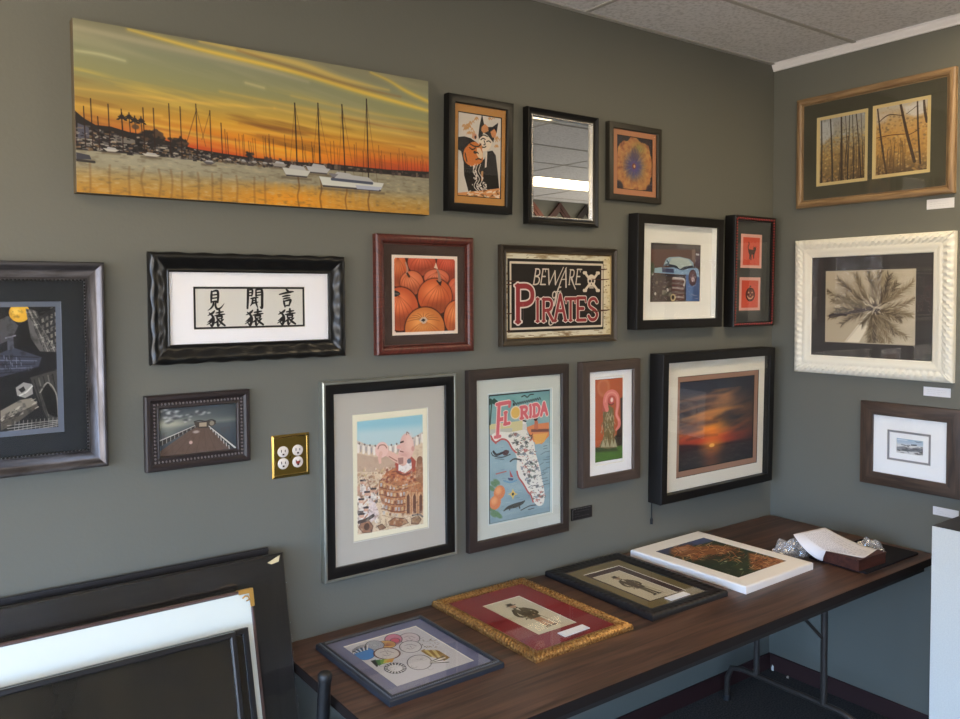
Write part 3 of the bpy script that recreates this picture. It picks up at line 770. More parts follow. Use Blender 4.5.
def art_pier(w, h):
    p = Pic(w, h, 1300, (70, 76, 78))
    q = qmap((150, 148), (525, 118), (527, 353), (157, 400))
    p.grad([(0, (66, 72, 76)), (.2, (84, 90, 90)), (.36, (112, 116, 110)), (.42, (80, 88, 92)), (1, (54, 66, 76))])
    p.tint(np.exp(-((p.u - .12) / .22) ** 2 - ((p.v - .34) / .10) ** 2) * .8, (196, 190, 160)); p.tint(np.clip((p.u - .45) / .4, 0, 1) * np.clip((.36 - p.v) / .1, 0, 1) * .6, (70, 80, 84))
    p.tint(np.exp(-((p.u - .12) / .12) ** 2 - ((p.v - .50) / .14) ** 2) * .5, (140, 142, 126))
    rg = np.random.default_rng(3)
    for x, y, r in ((170, 165, .035), (210, 170, .05), (240, 165, .04), (262, 160, .03), (185, 190, .045), (225, 195, .05), (262, 190, .04), (300, 185, .03), (350, 172, .05), (375, 165, .03), (200, 215, .04), (290, 210, .03)):
        for k in range(4): p.ell(*q([(x + rg.normal(0, 8), y + rg.normal(0, 4))])[0], r * rg.uniform(.4, .9), r * .35, (214, 212, 206) if k < 2 else (60, 62, 66), .6, 6)
    # the deck
    p.poly(q([(338, 236), (392, 234), (500, 358), (525, 365), (525, 420), (150, 420), (150, 378)]), (98, 78, 66))
    p.tint((p.noise(30, 12, 3, 2) - .5) * 1.2 * (p.v > .5), (84, 66, 56))
    for i in range(7):
        t = i / 6; p.stroke(q([(345 + 40 * t, 238), (160 + 340 * t, 400)]), [.003, .008], (78, 60, 52), .6, False)
    p.poly(q([(338, 232), (345, 240), (158, 345), (150, 325)]), (58, 54, 52)); p.stroke(q([(338, 232), (240, 278), (152, 318)]), [.006, .014], (196, 192, 180)); 
    for i in range(9):
        t = i / 9.0; x = 330 - 175 * t; y = 238 + 86 * t; p.stroke(q([(x, y), (x, y + 8 + 16 * t)]), .008, (150, 148, 140), 1, False)
    p.poly(q([(385, 228), (395, 232), (524, 340), (524, 362), (498, 356), (400, 250)]), (52, 54, 56)); p.stroke(q([(386, 230), (440, 278), (520, 348)]), [.008, .022], (206, 204, 196))
    for i in range(8):
        t = i / 8.0; x = 402 + 100 * t; y = 248 + 106 * t; p.stroke(q([(x, y - 4), (x + 2, y + 6 + 8 * t)]), .012, (182, 180, 172), 1, False)
    # pavilion at the end
    p.poly(q([(325, 218), (425, 210), (430, 226), (412, 240), (395, 236), (392, 248), (342, 250), (340, 236), (330, 236)]), (70, 60, 52)); p.poly(q([(350, 222), (385, 219), (385, 240), (350, 242)]), (168, 148, 122)); p.stroke(q([(326, 216), (352, 210), (380, 214), (408, 206), (428, 214)]), .014, (52, 48, 46))
    p.ell(*q([(410, 224)])[0], .03, .03, (140, 130, 110)); p.ell(*q([(335, 268)])[0], .04, .018, (176, 160, 150), .9, 4); p.ell(*q([(310, 322)])[0], .022, .022, (196, 160, 146), 1, 3)
    return p

def art_arena(w, h):
    """comic print: a big bald spectator giving thumbs down over a packed arena"""
    p = Pic(w, h, 1000, (226, 216, 186))
    q = qmap((15, 72), (380, 38), (380, 620), (22, 690))
    sl = q([(42, 108), (355, 75), (355, 600), (45, 650)])
    p.poly(sl, (214, 186, 150))
    p.poly(q([(42, 108), (355, 75), (355, 190), (300, 205), (200, 225), (42, 215)]), (128, 190, 206)); p.poly(q([(42, 150), (355, 130), (355, 200), (200, 235), (42, 225)]), (184, 206, 204), .8, 24)
    # far tiers
    p.stroke(q([(42, 215), (100, 238), (180, 245), (260, 228), (355, 175)]), .07, (196, 178, 160))
    for i in range(13):
        t = i / 12; x = 48 + 305 * t; y = 226 + 20 * math.sin(PI * t) - 48 * t * t + 6
        p.stroke(q([(x, y - 10), (x, y + 22)]), .030, (232, 222, 208), 1, False); p.stroke(q([(x + 12, y - 4), (x + 12, y + 20)]), .014, (130, 128, 136), .8, False); p.ell(*q([(x + 5, y - 18)])[0], .012, .012, (110, 96, 90))
    p.poly(q([(42, 262), (120, 280), (240, 270), (240, 350), (42, 350)]), (188, 156, 128)); p.tint((p.noise(20, 30, 3, 4) - .5) * 1.2 * ((p.v > .32) & (p.v < .5)), (160, 124, 100))
    rg = np.random.default_rng(12)
    for i in range(160):
        x = rg.uniform(44, 235); y = rg.uniform(330, 420) + (x < 150) * rg.uniform(0, 60)
        p.ell(*q([(x, y)])[0], rg.uniform(.008, .02), rg.uniform(.008, .018), [(216, 176, 140), (170, 120, 84), (230, 206, 176), (196, 168, 110), (140, 96, 70)][rg.integers(5)], .75)
    # the stadium bowl in front
    p.poly(q([(148, 395), (190, 350), (240, 328), (355, 330), (355, 560), (200, 545), (160, 500), (145, 450)]), (178, 104, 58))
    p.poly(q([(180, 352), (238, 326), (330, 340), (355, 380), (300, 400), (200, 395), (160, 390)]), (186, 96, 50))
    for i in range(70):
        x = rg.uniform(165, 350); y = rg.uniform(340, 400); p.ell(*q([(x, y)])[0], rg.uniform(.01, .03), rg.uniform(.008, .02), [(206, 126, 70), (140, 70, 40), (196, 150, 110), (120, 50, 36)][rg.integers(4)], .8)
    for r, y0 in enumerate((405, 440, 475, 508, 540)):
        for i in range(9):
            x = 152 + i * 15 + r * 3; y = y0 + 14 * math.sin(i / 9 * PI) - r * 0
            p.rect(*[q([(x, y)])[0][0], q([(x + 10, y)])[0][0], q([(x, y)])[0][1], q([(x, y + 17)])[0][1]], [(168, 172, 176), (214, 176, 120), (120, 60, 40), (206, 200, 190)][(i + r) % 4], .9)
            p.stroke(q([(x - 3, y + 20), (x + 12, y + 20)]), .010, (110, 54, 34), 1, False)
    for x in (275, 305, 335):
        p.poly(q([(x - 4, 450), (x + 22, 448), (x + 22, 560), (x - 4, 560)]), (206, 150, 100)); p.poly(q([(x + 2, 470), (x + 10, 455), (x + 16, 470), (x + 16, 550), (x + 2, 552)]), (94, 50, 36))
    p.stroke(q([(150, 395), (240, 425), (355, 400)]), .02, (196, 136, 84)); p.poly(q([(325, 300), (350, 280), (356, 330), (350, 410), (320, 395)]), (150, 92, 60)); p.ell(*q([(340, 295)])[0], .04, .045, (130, 80, 56))
    # the big figure: toga, head, arm with thumb down
    p.poly(q([(232, 290), (260, 278), (300, 275), (322, 300), (318, 345), (280, 372), (232, 352), (222, 315)]), (168, 60, 44)); p.poly(q([(240, 290), (275, 285), (300, 300), (302, 335), (270, 358), (238, 345)]), (232, 226, 222))
    p.ell(*q([(280, 228)])[0], .092, .150, (222, 170, 154), rot=-.15); p.ell(*q([(256, 262)])[0], .05, .05, (222, 170, 154)); p.ell(*q([(292, 215)])[0], .05, .10, (236, 196, 180), .7, 16); p.ell(*q([(266, 270)])[0], .055, .03, (206, 140, 126), .6, 10); p.ell(*q([(308, 240)])[0], .022, .03, (206, 140, 126))
    p.stroke(q([(278, 172), (280, 160), (290, 168)]), .012, (150, 100, 86)); p.stroke(q([(250, 210), (262, 206)]), .02, (60, 36, 32)); p.stroke(q([(248, 252), (262, 256)]), .012, (120, 60, 52)); p.ell(*q([(241, 232)])[0], .03, .024, (226, 160, 146))
    p.stroke(q([(262, 300), (225, 285), (195, 265), (165, 258)]), [.11, .085, .075, .07], (224, 172, 152)); p.ell(*q([(160, 245)])[0], .085, .09, (232, 184, 168)); p.stroke(q([(155, 262), (150, 285), (152, 305)]), [.05, .045, .035], (222, 168, 148))
    p.stroke(q([(142, 240), (150, 224), (172, 222), (184, 236)]), .012, (130, 74, 60), .8); p.stroke(q([(195, 278), (232, 300)]), .012, (130, 74, 60), .8); p.poly(q([(236, 285), (262, 282), (262, 312), (240, 318)]), (96, 40, 36), .5); p.ell(*q([(290, 300)])[0], .03, .03, (90, 92, 110)); p.stroke(q([(230, 350), (262, 366), (300, 352)]), .02, (112, 44, 34))
    # players below
    for i in range(70):
        x = rg.uniform(45, 140); y = rg.uniform(420, 600)
        p.ell(*q([(x, y)])[0], rg.uniform(.012, .035), rg.uniform(.014, .04), [(236, 228, 216), (222, 196, 160), (60, 52, 54), (206, 150, 120), (236, 232, 226)][rg.integers(5)], .85)
    for x, y in ((70, 400), (90, 455), (62, 490), (110, 480), (85, 530), (65, 560), (120, 440)):
        p.ell(*q([(x, y)])[0], .030, .030, (214, 160, 130)); p.stroke(q([(x - 10, y - 8), (x + 10, y - 9)]), .022, (46, 40, 44)); p.poly(q([(x - 12, y + 10), (x + 12, y + 10), (x + 16, y + 46), (x - 14, y + 48)]), (232, 226, 216), .9); p.stroke(q([(x + 10, y + 14), (x + 28, y - 6)]), .018, (190, 130, 100))
    p.poly(q([(100, 480), (130, 500), (150, 560), (110, 590), (95, 560)]), (224, 206, 206), .9)
    # ground and props
    p.poly(q([(140, 555), (355, 555), (355, 600), (130, 632)]), (216, 190, 150), .7, 10)
    for pts, c in (([(190, 590), (220, 570), (270, 575), (285, 595), (240, 612), (195, 606)], (150, 92, 56)), ([(138, 610), (160, 600), (178, 618), (150, 628)], (140, 96, 66)), ([(62, 590), (100, 585), (118, 610), (110, 640), (70, 640), (50, 615)], (150, 100, 72)), ([(300, 575), (330, 560), (345, 580), (330, 602), (298, 600)], (150, 110, 76))):
        p.poly(q(pts), c); p.stroke(q(pts + pts[:1]), .010, (80, 46, 34), .8, False)
    p.ell(*q([(88, 612)])[0], .035, .04, (70, 44, 36)); p.stroke(q([(52, 590), (85, 580), (118, 560)]), .04, (60, 50, 48)); p.stroke(q([(305, 560), (335, 556), (352, 566)]), .022, (60, 56, 60))
    p.stroke(q([(280, 618), (300, 610), (330, 612), (348, 600)]), .008, (90, 80, 70), .8)
    n = p.noise(26, 26, 4, 21); n3 = p.noise(60, 60, 3, 22); lowr = np.clip((p.v - .42) / .1, 0, 1)
    p.tint((n - .52) * 1.6 * lowr, (236, 214, 182)); p.tint((.44 - n) * 1.4 * lowr, (120, 76, 54)); p.tint((n3 - .6) * 2.5 * lowr, (70, 50, 44))
    p.tint(np.full_like(p.u, .14), (232, 216, 196))
    # cream margin stays pale
    m = p.mask_poly([(u, v * p.a) for u, v in sl], (slice(None), slice(None)))
    p.tint(np.clip(-m / (p.px * 3) + .5, 0, 1), (230, 222, 192))
    p.border(.010, (36, 30, 30))
    return p

def art_florida(w, h):
    p = Pic(w, h, 1050, (138, 166, 172))
    q = qmap((45, 72), (340, 45), (338, 632), (47, 692))
    p.grad([(0, (104, 160, 156)), (.2, (132, 172, 168)), (.4, (138, 168, 176)), (1, (132, 158, 166))])
    n = p.noise(5, 9, 4, 2); p.tint((n - .5) * 1.2, (168, 188, 190)); p.tint((.45 - n) * 1.4, (104, 140, 152))
    rg = np.random.default_rng(9); ink = (40, 36, 40)
    # beach and sunset panels
    p.poly(q([(45, 215), (225, 195), (225, 250), (45, 262)]), (206, 196, 140)); p.poly(q([(45, 240), (160, 232), (160, 250), (45, 262)]), (186, 186, 170))
    p.poly(q([(225, 230), (262, 215), (335, 205), (335, 270), (300, 310), (262, 300), (240, 262)]), (218, 132, 84)); p.poly(q([(250, 238), (335, 236), (335, 250), (250, 252)]), (128, 84, 76)); p.poly(q([(258, 262), (330, 256), (312, 300), (270, 312)]), (226, 166, 84)); p.poly(q([(268, 182), (282, 200), (284, 240), (264, 238)]), (196, 108, 78)); p.ell(*q([(272, 185)])[0], .035, .035, (70, 44, 36))
    # palm at the left
    p.stroke(q([(62, 112), (58, 160), (54, 215)]), .02, (60, 78, 70))
    for a in (-150, -120, -60, -30, 0, 30, 170, 145):
        t = math.radians(a); p.stroke(q([(65, 108), (65 + 16 * math.cos(t), 108 + 16 * math.sin(t)), (65 + 34 * math.cos(t), 118 + 24 * math.sin(t))]), [.03, .024, .006], (40, 72, 62))
    # the state
    land = [(58, 268), (95, 250), (150, 252), (222, 240), (235, 262), (262, 300), (270, 350), (288, 410), (300, 470), (312, 540), (308, 590), (285, 605), (262, 585), (252, 555), (225, 530), (205, 490), (185, 460), (180, 420), (182, 380), (170, 345), (150, 320), (138, 295), (110, 285), (85, 300), (70, 292)]
    p.poly(q(land), (222, 218, 206), spline=True)
    for seg in ([(58, 270), (78, 300), (110, 285), (138, 295), (160, 332), (178, 350)], [(182, 440), (190, 468), (212, 500), (232, 535), (248, 555), (258, 585)], [(62, 285), (82, 305)]):
        p.stroke(q(seg), .022, (190, 76, 70))
    P = [(u, v * p.a) for u, v in spl(q(land), True, 3)]
    for i in range(420):
        x = rg.uniform(140, 312); y = rg.uniform(255, 595); u, v = q([(x, y)])[0]
        lx = 135 + (y - 255) * .35
        if x < lx + 8 or x > 250 + (y - 255) * .20: continue
        c = [ink, (90, 96, 92), (110, 120, 130), (150, 160, 150), (178, 92, 80), (70, 76, 70)][rg.integers(6)]
        p.stroke([(u, v), (u + rg.uniform(.005, .03), v + rg.normal(0, .005))], rg.uniform(.005, .012), c, .7, False)
    for x, y in ((180, 300), (205, 320), (175, 262), (150, 270), (190, 355), (215, 355), (240, 485), (278, 510), (265, 465), (240, 435), (300, 560), (225, 300), (285, 555)):
        p.ell(*q([(x, y)])[0], .028, .02, (84, 88, 86), .8, 4)
    p.ell(*q([(218, 205)])[0], .03, .035, (226, 222, 214)); p.stroke(q([(212, 196), (225, 200)]), .02, ink); p.poly(q([(210, 212), (228, 212), (230, 240), (208, 240)]), (206, 204, 198))
    for i in range(70):
        x, y = rg.uniform(150, 300), rg.uniform(262, 590)
        if not (135 + (y - 255) * .35 + 8 < x < 250 + (y - 255) * .2): continue
        c = [(70, 74, 72), (96, 110, 96), (176, 96, 86), (120, 130, 140), (52, 50, 52)][rg.integers(5)]
        for k in range(5): p.stroke(q([(x + rg.normal(0, 5), y + rg.normal(0, 4)), (x + rg.normal(0, 5), y + rg.normal(0, 5))]), .010, c, .8, False)
    for i in range(60):
        x, y = rg.uniform(52, 330), rg.uniform(310, 640)
        if 130 + (y - 255) * .35 < x < 262 + (y - 255) * .2: continue
        p.stroke(q([(x, y), (x + rg.uniform(6, 22), y - rg.uniform(0, 5))]), .005, (168, 186, 190) if i % 3 else (92, 116, 128), .7, False)
    # ships and small dark vignettes
    p.stroke(q([(70, 345), (85, 360), (115, 350), (140, 345)]), .03, ink); p.ell(*q([(128, 350)])[0], .05, .035, (70, 40, 44)); p.stroke(q([(60, 350), (70, 365), (110, 372), (150, 358)]), .012, ink); p.stroke(q([(150, 392), (170, 380), (202, 385)]), .02, (60, 64, 64)); p.stroke(q([(78, 378), (120, 382)]), .01, (84, 90, 94), .8)
    for i in range(16):
        x = 285 + rg.uniform(0, 40); y = 320 + i * 13; p.stroke(q([(x, y), (x + rg.uniform(12, 34), y - rg.uniform(2, 14))]), .008, (74, 90, 100), .8, False)
    p.stroke(q([(82, 452), (105, 446), (130, 440)]), .014, (176, 90, 84)); p.poly(q([(138, 470), (166, 474), (160, 484), (142, 482)]), (60, 70, 110)); p.poly(q([(146, 432), (150, 466), (164, 468)]), (186, 62, 62)); p.stroke(q([(120, 485), (150, 492), (180, 482)]), .02, (100, 150, 180))
    p.poly(q([(162, 522), (172, 548), (162, 574), (152, 548)]), (222, 186, 90)); p.poly(q([(138, 548), (162, 540), (186, 548), (162, 556)]), (222, 186, 90)); p.ell(*q([(162, 548)])[0], .035, .035, (226, 190, 80)); p.ell(*q([(162, 548)])[0], .018, .018, (30, 26, 30))
    # oranges and leaves
    for x, y in ((72, 500), (60, 520), (85, 490), (70, 645), (95, 650), (62, 620), (85, 640)): p.ell(*q([(x, y)])[0], .06, .028, (92, 130, 86), .9, 4, .6)
    for x, y in ((98, 540), (78, 588)):
        p.ell(*q([(x, y)])[0], .088, .088, (214, 122, 66), 1, 3); p.ell(*q([(x - 5, y - 8)])[0], .045, .045, (236, 164, 104), .8, 12)
    # alligator
    p.stroke(q([(118, 628), (140, 612), (175, 602), (205, 590), (218, 580)]), [.012, .04, .06, .04, .015], (64, 66, 60)); p.stroke(q([(150, 610), (146, 622)]), .02, (64, 66, 60)); p.stroke(q([(190, 600), (194, 614)]), .02, (64, 66, 60))
    p.stroke(q([(200, 625), (240, 605), (270, 600)]), .014, (70, 74, 74)); p.stroke(q([(235, 622), (262, 615)]), .01, (70, 74, 74))
    # lettering
    red = (214, 98, 104); pale = (232, 206, 190)
    def slab(ch, pts4, wd):
        f = lambda P: [(pts4[0][0] + (pts4[1][0] - pts4[0][0]) * x + (pts4[3][0] - pts4[0][0]) * y, pts4[0][1] + (pts4[1][1] - pts4[0][1]) * x + (pts4[3][1] - pts4[0][1]) * y) for x, y in P]
        for k, c in ((1.4, pale), (.95, red)):
            for st in LET[ch]:
                p.stroke(q(f(st)), wd * k, c, 1, len(st) > 3)
                if len(st) == 2 and abs(st[0][0] - st[1][0]) < .02:
                    for e in st: p.stroke(q(f([(e[0] - .22, e[1]), (e[0] + .22, e[1])])), wd * .8 * k, c, 1, False)
    slab('F', [(92, 118), (146, 108), (0, 0), (84, 275)], .052); p.stroke(q([(150, 108), (146, 128)]), .04, red, 1, False)
    slab('L', [(126, 158), (150, 152), (0, 0), (124, 214)], .045)
    p.ell(*q([(176, 158)])[0], .085, .085, (226, 204, 170)); p.ell(*q([(176, 158)])[0], .070, .070, (224, 178, 84))
    for ch, a, b in (('R', 202, 232), ('I', 240, 256), ('D', 262, 290), ('A', 298, 326)):
        t = (a - 202) / 124; slab(ch, [(a, 132 - 24 * t), (b, 128 - 24 * t), (0, 0), (a, 186 - 20 * t)], .045)
    pts = [(165, 122)]
    for i in range(26): pts.append((166 + i * 5.2, 118 - i * 1.15 + (6 if i % 2 else -5)))
    p.stroke(q(pts), .011, ink); p.stroke(q([(205, 82), (220, 76), (232, 84), (245, 72), (262, 70)]), .013, ink); p.stroke(q([(163, 100), (170, 108), (165, 124)]), .014, ink)
    p.border(.006, (40, 44, 46)); p.rect(0, 1, 0, .014, (36, 40, 44)); p.rect(0, .02, 0, 1, (44, 52, 54))
    return p

def art_bird(w, h):
    """pink long-necked bird bending over a pale ruffled form on a lawn"""
    p = Pic(w, h, 1400, (188, 92, 52))
    q = qmap((75, 75), (250, 65), (243, 580), (72, 605))
    p.tint(p.noise(4, 4) * .5, (174, 80, 46)); p.ell(*q([(130, 125)])[0], .22, .24, (200, 118, 74), .8, 10); p.ell(*q([(130, 125)])[0], .14, .16, (188, 96, 56), .8, 10)
    p.poly(q([(232, 200), (250, 190), (245, 470), (200, 470), (215, 380), (232, 350)]), (66, 50, 44), 1, 8); p.poly(q([(195, 440), (246, 420), (245, 520), (190, 515)]), (56, 48, 44), 1, 6)
    p.poly(q([(72, 515), (245, 500), (243, 585), (72, 610)]), (78, 118, 52), 1, 5); p.tint((p.noise(20, 40) - .5) * 1.6 * (p.v > .85), (110, 146, 66))
    p.poly(q([(75, 510), (200, 505), (215, 535), (80, 540)]), (58, 72, 48), .9, 10)
    # feathery body
    p.poly(q([(125, 262), (160, 240), (190, 262), (192, 330), (188, 430), (208, 510), (150, 520), (105, 510), (130, 430), (125, 340)]), (122, 104, 64), 1, 4)
    rg = np.random.default_rng(5)
    for i in range(120):
        x = rg.uniform(115, 200); y = rg.uniform(270, 510); t = (y - 270) / 240
        x = 158 + (x - 158) * (.6 + .7 * t); p.stroke(q([(x, y), (x + rg.normal(0, 4), y + rg.uniform(10, 26))]), rg.uniform(.015, .04), [(166, 152, 112), (104, 92, 60), (192, 180, 144), (110, 116, 80)][rg.integers(4)], .65)
    for x in (125, 150, 178, 196):
        p.poly(q([(x - 12, 508), (x, 455), (x + 14, 510)]), (196, 190, 160), .7, 5)
    p.poly(q([(118, 280), (126, 220), (150, 200), (160, 240), (140, 285)]), (186, 88, 72), .9, 6)
    # neck and head
    nk = [(150, 270), (140, 220), (152, 175), (185, 160), (212, 185), (216, 240), (208, 300), (222, 340), (222, 375), (205, 400)]
    p.stroke(q(nk), [.12, .16, .16, .15, .14, .12, .10, .10, .10, .06], (222, 124, 112)); p.stroke(q(nk[1:8]), .04, (240, 168, 154), .6, soft=6)
    p.ell(*q([(178, 210)])[0], .12, .12, (196, 86, 76), 1, 6); p.ell(*q([(180, 208)])[0], .05, .06, (240, 206, 190), 1, 6); p.stroke(q([(160, 232), (175, 240), (190, 232)]), .03, (120, 60, 50))
    p.border(.01, (70, 40, 30))
    return p

def art_sunset(w, h):
    p = Pic(w, h, 850)
    p.grad([(0, (40, 46, 58)), (.12, (46, 50, 62)), (.25, (96, 76, 66)), (.42, (160, 106, 62)), (.55, (184, 100, 50)), (.66, (178, 70, 40)), (.74, (130, 48, 38)), (.78, (52, 40, 42)), (1, (38, 42, 48))])
    r = np.clip((p.u - .5) / .5, 0, 1)
    n = vnoise(p.X, p.Y + .12 * p.X, 1.6, 9, 5, 4)
    sk = np.clip((.76 - p.v) / .04, 0, 1)
    p.tint((n - .50) * 3.4 * sk, (40, 44, 58)); p.tint((.44 - n) * 3.0 * sk * (p.v > .12), (196, 124, 70))
    p.tint(np.exp(-((p.u - .42) / .22) ** 2 - ((p.v - .60) / .13) ** 2) * .95, (240, 140, 44)); p.tint(np.exp(-((p.u - .38) / .40) ** 2 - ((p.v - .70) / .06) ** 2) * .8 * sk, (190, 50, 28))
    for a, b, c, d, wd, col in ((.0, .22, .6, .20, .03, (170, 116, 84)), (.05, .42, .85, .36, .03, (202, 128, 60)), (0, .34, .5, .28, .02, (160, 110, 80)), (.05, .52, .5, .50, .05, (56, 52, 66)), (0, .58, .3, .56, .05, (70, 60, 70)), (.45, .47, .95, .42, .02, (70, 50, 46)), (.2, .63, .8, .60, .02, (200, 100, 40)), (.1, .66, .5, .655, .02, (90, 40, 36))):
        p.stroke([(a, b), ((a + c) / 2, (b + d) / 2 - .015), (c, d)], [wd * .3, wd, wd * .3], col, .6, soft=12)
    p.tint(np.clip((p.u - .62) / .4, 0, 1) * .75, (34, 32, 38))
    p.poly([(0, .70), (.1, .715), (.3, .745), (.5, .765), (1, .765), (1, .79), (0, .79)], (48, 30, 32), .8, 8)
    p.ell(.43, .765, .035, .016, (252, 210, 120), 1, 3); p.ell(.43, .76, .12, .07, (232, 140, 50), .6, 40)
    wm = (p.v > .785)
    p.tint(np.exp(-((p.u - .43) / .12) ** 2) * .5 * wm, (150, 82, 52)); p.tint((p.noise(14, 80, 3, 6) - .5) * 1.2 * wm, (74, 66, 62))
    p.border(.008, (24, 22, 26))
    return p

def art_wood(w, h, second):
    p = Pic(w, h, 1100)
    p.grad([(0, (150, 150, 150)), (.3, (160, 152, 130)), (.55, (152, 126, 78)), (.8, (128, 104, 64)), (1, (92, 76, 56))] if not second else [(0, (176, 170, 160)), (.2, (184, 152, 104)), (.4, (188, 142, 74)), (.7, (172, 130, 66)), (.88, (120, 96, 60)), (1, (82, 66, 50))])
    rg = np.random.default_rng(20 + second)
    for i in range(520):
        u, v = rg.random(), rg.uniform(.12 if second else .2, 1) if rg.random() < .9 else rg.random()
        cs = [(196, 156, 84), (160, 120, 62), (126, 104, 68), (210, 178, 112), (100, 86, 64), (176, 136, 88)]
        if v < .3 and not second: cs = [(176, 178, 184), (128, 124, 112), (150, 130, 90), (110, 104, 96)]
        r = rg.uniform(.008, .03); p.ell(u, v, r, r * .8, cs[rg.integers(len(cs))], .55, 4)
    if not second:
        p.poly([(.02, .03), (.3, .05), (.32, .25), (.1, .38), (.02, .35)], (180, 184, 190), .7, 16)
        for u0, u1, wd in ((.04, .05, .03), (.24, .30, .035), (.48, .50, .04), (.66, .62, .02), (.80, .92, .025), (.57, .64, .016), (.72, .76, .018), (.90, .96, .014)):
            p.stroke([(u0, 0), ((u0 + u1) / 2 + .008, .5), (u1, 1)], [wd * .8, wd, wd * 1.3], (58, 48, 40), .95)
        for i in range(26):
            u = rg.uniform(.45, .98); p.stroke([(u, rg.uniform(.3, .6)), (u + rg.normal(0, .05), 1)], rg.uniform(.006, .014), (70, 54, 42), .8)
        for i in range(20):
            u, v = rg.random(), rg.uniform(.1, .6); p.stroke([(u, v), (u + rg.uniform(-.1, .1), v - rg.uniform(.02, .08))], .006, (76, 62, 48), .7)
    else:
        p.poly([(.55, .05), (.95, .02), (.95, .2), (.75, .22), (.58, .16)], (200, 200, 202), .8, 14); p.poly([(.0, .1), (.25, .1), (.2, .22), (.02, .24)], (190, 180, 170), .7, 14)
        for u0, u1, v1, wd in ((.03, .22, .98, .035), (.48, .76, .86, .055), (.80, .87, .90, .035), (.92, .98, .32, .05)):
            p.stroke([(u0, 0), ((u0 + u1) / 2 - .012, v1 * .5), (u1, v1)], [wd * .8, wd, wd * 1.1], (64, 48, 38), .97)
        p.stroke([(.06, .21), (.25, .13), (.5, .17)], [.014, .022, .014], (70, 50, 38)); p.stroke([(.02, .44), (.3, .43), (.6, .45)], [.014, .018, .014], (86, 50, 34)); p.stroke([(.63, .47), (.75, .44), (.85, .40)], .014, (70, 50, 38)); p.stroke([(.60, .16), (.8, .07)], .012, (70, 52, 40))
        for i in range(22):
            u = rg.uniform(.02, .6); v = rg.uniform(.5, .75); p.stroke([(u, v), (u + rg.normal(0, .04), .98)], rg.uniform(.008, .016), (92, 68, 44), .7)
    p.tint((p.noise(30, 30, 3, 8) - .6) * .8, (84, 70, 56))
    return p

def art_palm(w, h):
    p = Pic(w, h, 1000, (182, 166, 138))
    p.tint(np.clip(p.u - .3, 0, 1) * .9, (206, 196, 172)); p.tint((p.noise(6, 6) - .5) * .8 * (p.u > .5), (156, 142, 114))
    rg = np.random.default_rng(14)
    q = qmap((188, 212), (570, 208), (565, 527), (183, 520))
    c = (398, 372)
    # soft masses of leaf behind the ribs
    for x, y, rx, ry, al, col in ((440, 265, .12, .11, .55, (132, 114, 78)), (402, 480, .08, .11, .6, (110, 94, 72)), (300, 300, .14, .10, .35, (134, 118, 92)), (280, 390, .16, .05, .5, (112, 98, 80)), (480, 400, .14, .08, .45, (128, 112, 84)), (520, 300, .10, .07, .25, (150, 134, 104)), (460, 470, .12, .08, .3, (146, 130, 100))):
        p.ell(*q([(x, y)])[0], rx, ry, col, al, 34)
    p.poly(q([(385, 372), (402, 392), (330, 520), (268, 518)]), (224, 214, 190)); p.stroke(q([(388, 380), (275, 516)]), .006, (150, 134, 108), .7, False)
    fr = [(205, 412, 1), (195, 300, 1), (215, 340, .9), (245, 250, .6), (320, 225, .6), (370, 220, .7), (420, 222, .9), (455, 235, 1), (490, 262, .9), (556, 265, .6), (562, 330, .4), (550, 400, .6), (505, 418, 1), (480, 475, .8), (430, 515, .9), (400, 522, 1), (375, 515, .9), (345, 440, .35), (235, 380, .8), (530, 490, .5), (460, 510, .7), (260, 440, .4)]
    for x, y, al in fr:
        dx, dy = x - c[0], y - c[1]; L = math.hypot(dx, dy)
        bend = rg.normal(0, .10)
        mid = (c[0] + dx * .5 - dy * bend, c[1] + dy * .5 + dx * bend)
        dark = 1.0 if x < 400 else 1.18
        col = tuple(v * dark for v in [(76, 64, 48), (96, 82, 60), (66, 56, 46)][rg.integers(3)])
        p.stroke(q([c, mid, (x, y)]), [.020, .014, .004], (84, 70, 56), al)
        for i in range(120):
            t = rg.uniform(.12, 1.0) ** .8
            bx = (1 - t) ** 2 * c[0] + 2 * t * (1 - t) * mid[0] + t * t * x; by = (1 - t) ** 2 * c[1] + 2 * t * (1 - t) * mid[1] + t * t * y
            sgn = 1 if i % 2 else -1; ang = math.atan2(dy, dx) + sgn * rg.uniform(.25, .8); l = rg.uniform(18, 52) * (1.15 - .6 * t)
            p.stroke(q([(bx, by), (bx + l * math.cos(ang), by + l * math.sin(ang))]), [.011, .003], col if rg.random() < .72 else (158, 142, 112), al * .7, False)
    p.stroke(q([c, (320, 385), (260, 400), (205, 414)]), [.04, .034, .026, .010], (66, 56, 56)); p.stroke(q([(205, 405), (240, 396), (275, 402)]), .026, (56, 48, 50))
    p.ell(*q([c])[0], .045, .045, (60, 50, 48), .9, 10)
    for i in range(10):
        t = 2 * PI * i / 10; p.stroke(q([c, (c[0] + 36 * math.cos(t), c[1] + 30 * math.sin(t))]), [.02, .006], (206, 194, 168) if i % 3 == 0 else (62, 52, 48), .8)
    p.border(.012, (176, 166, 146))
    return p

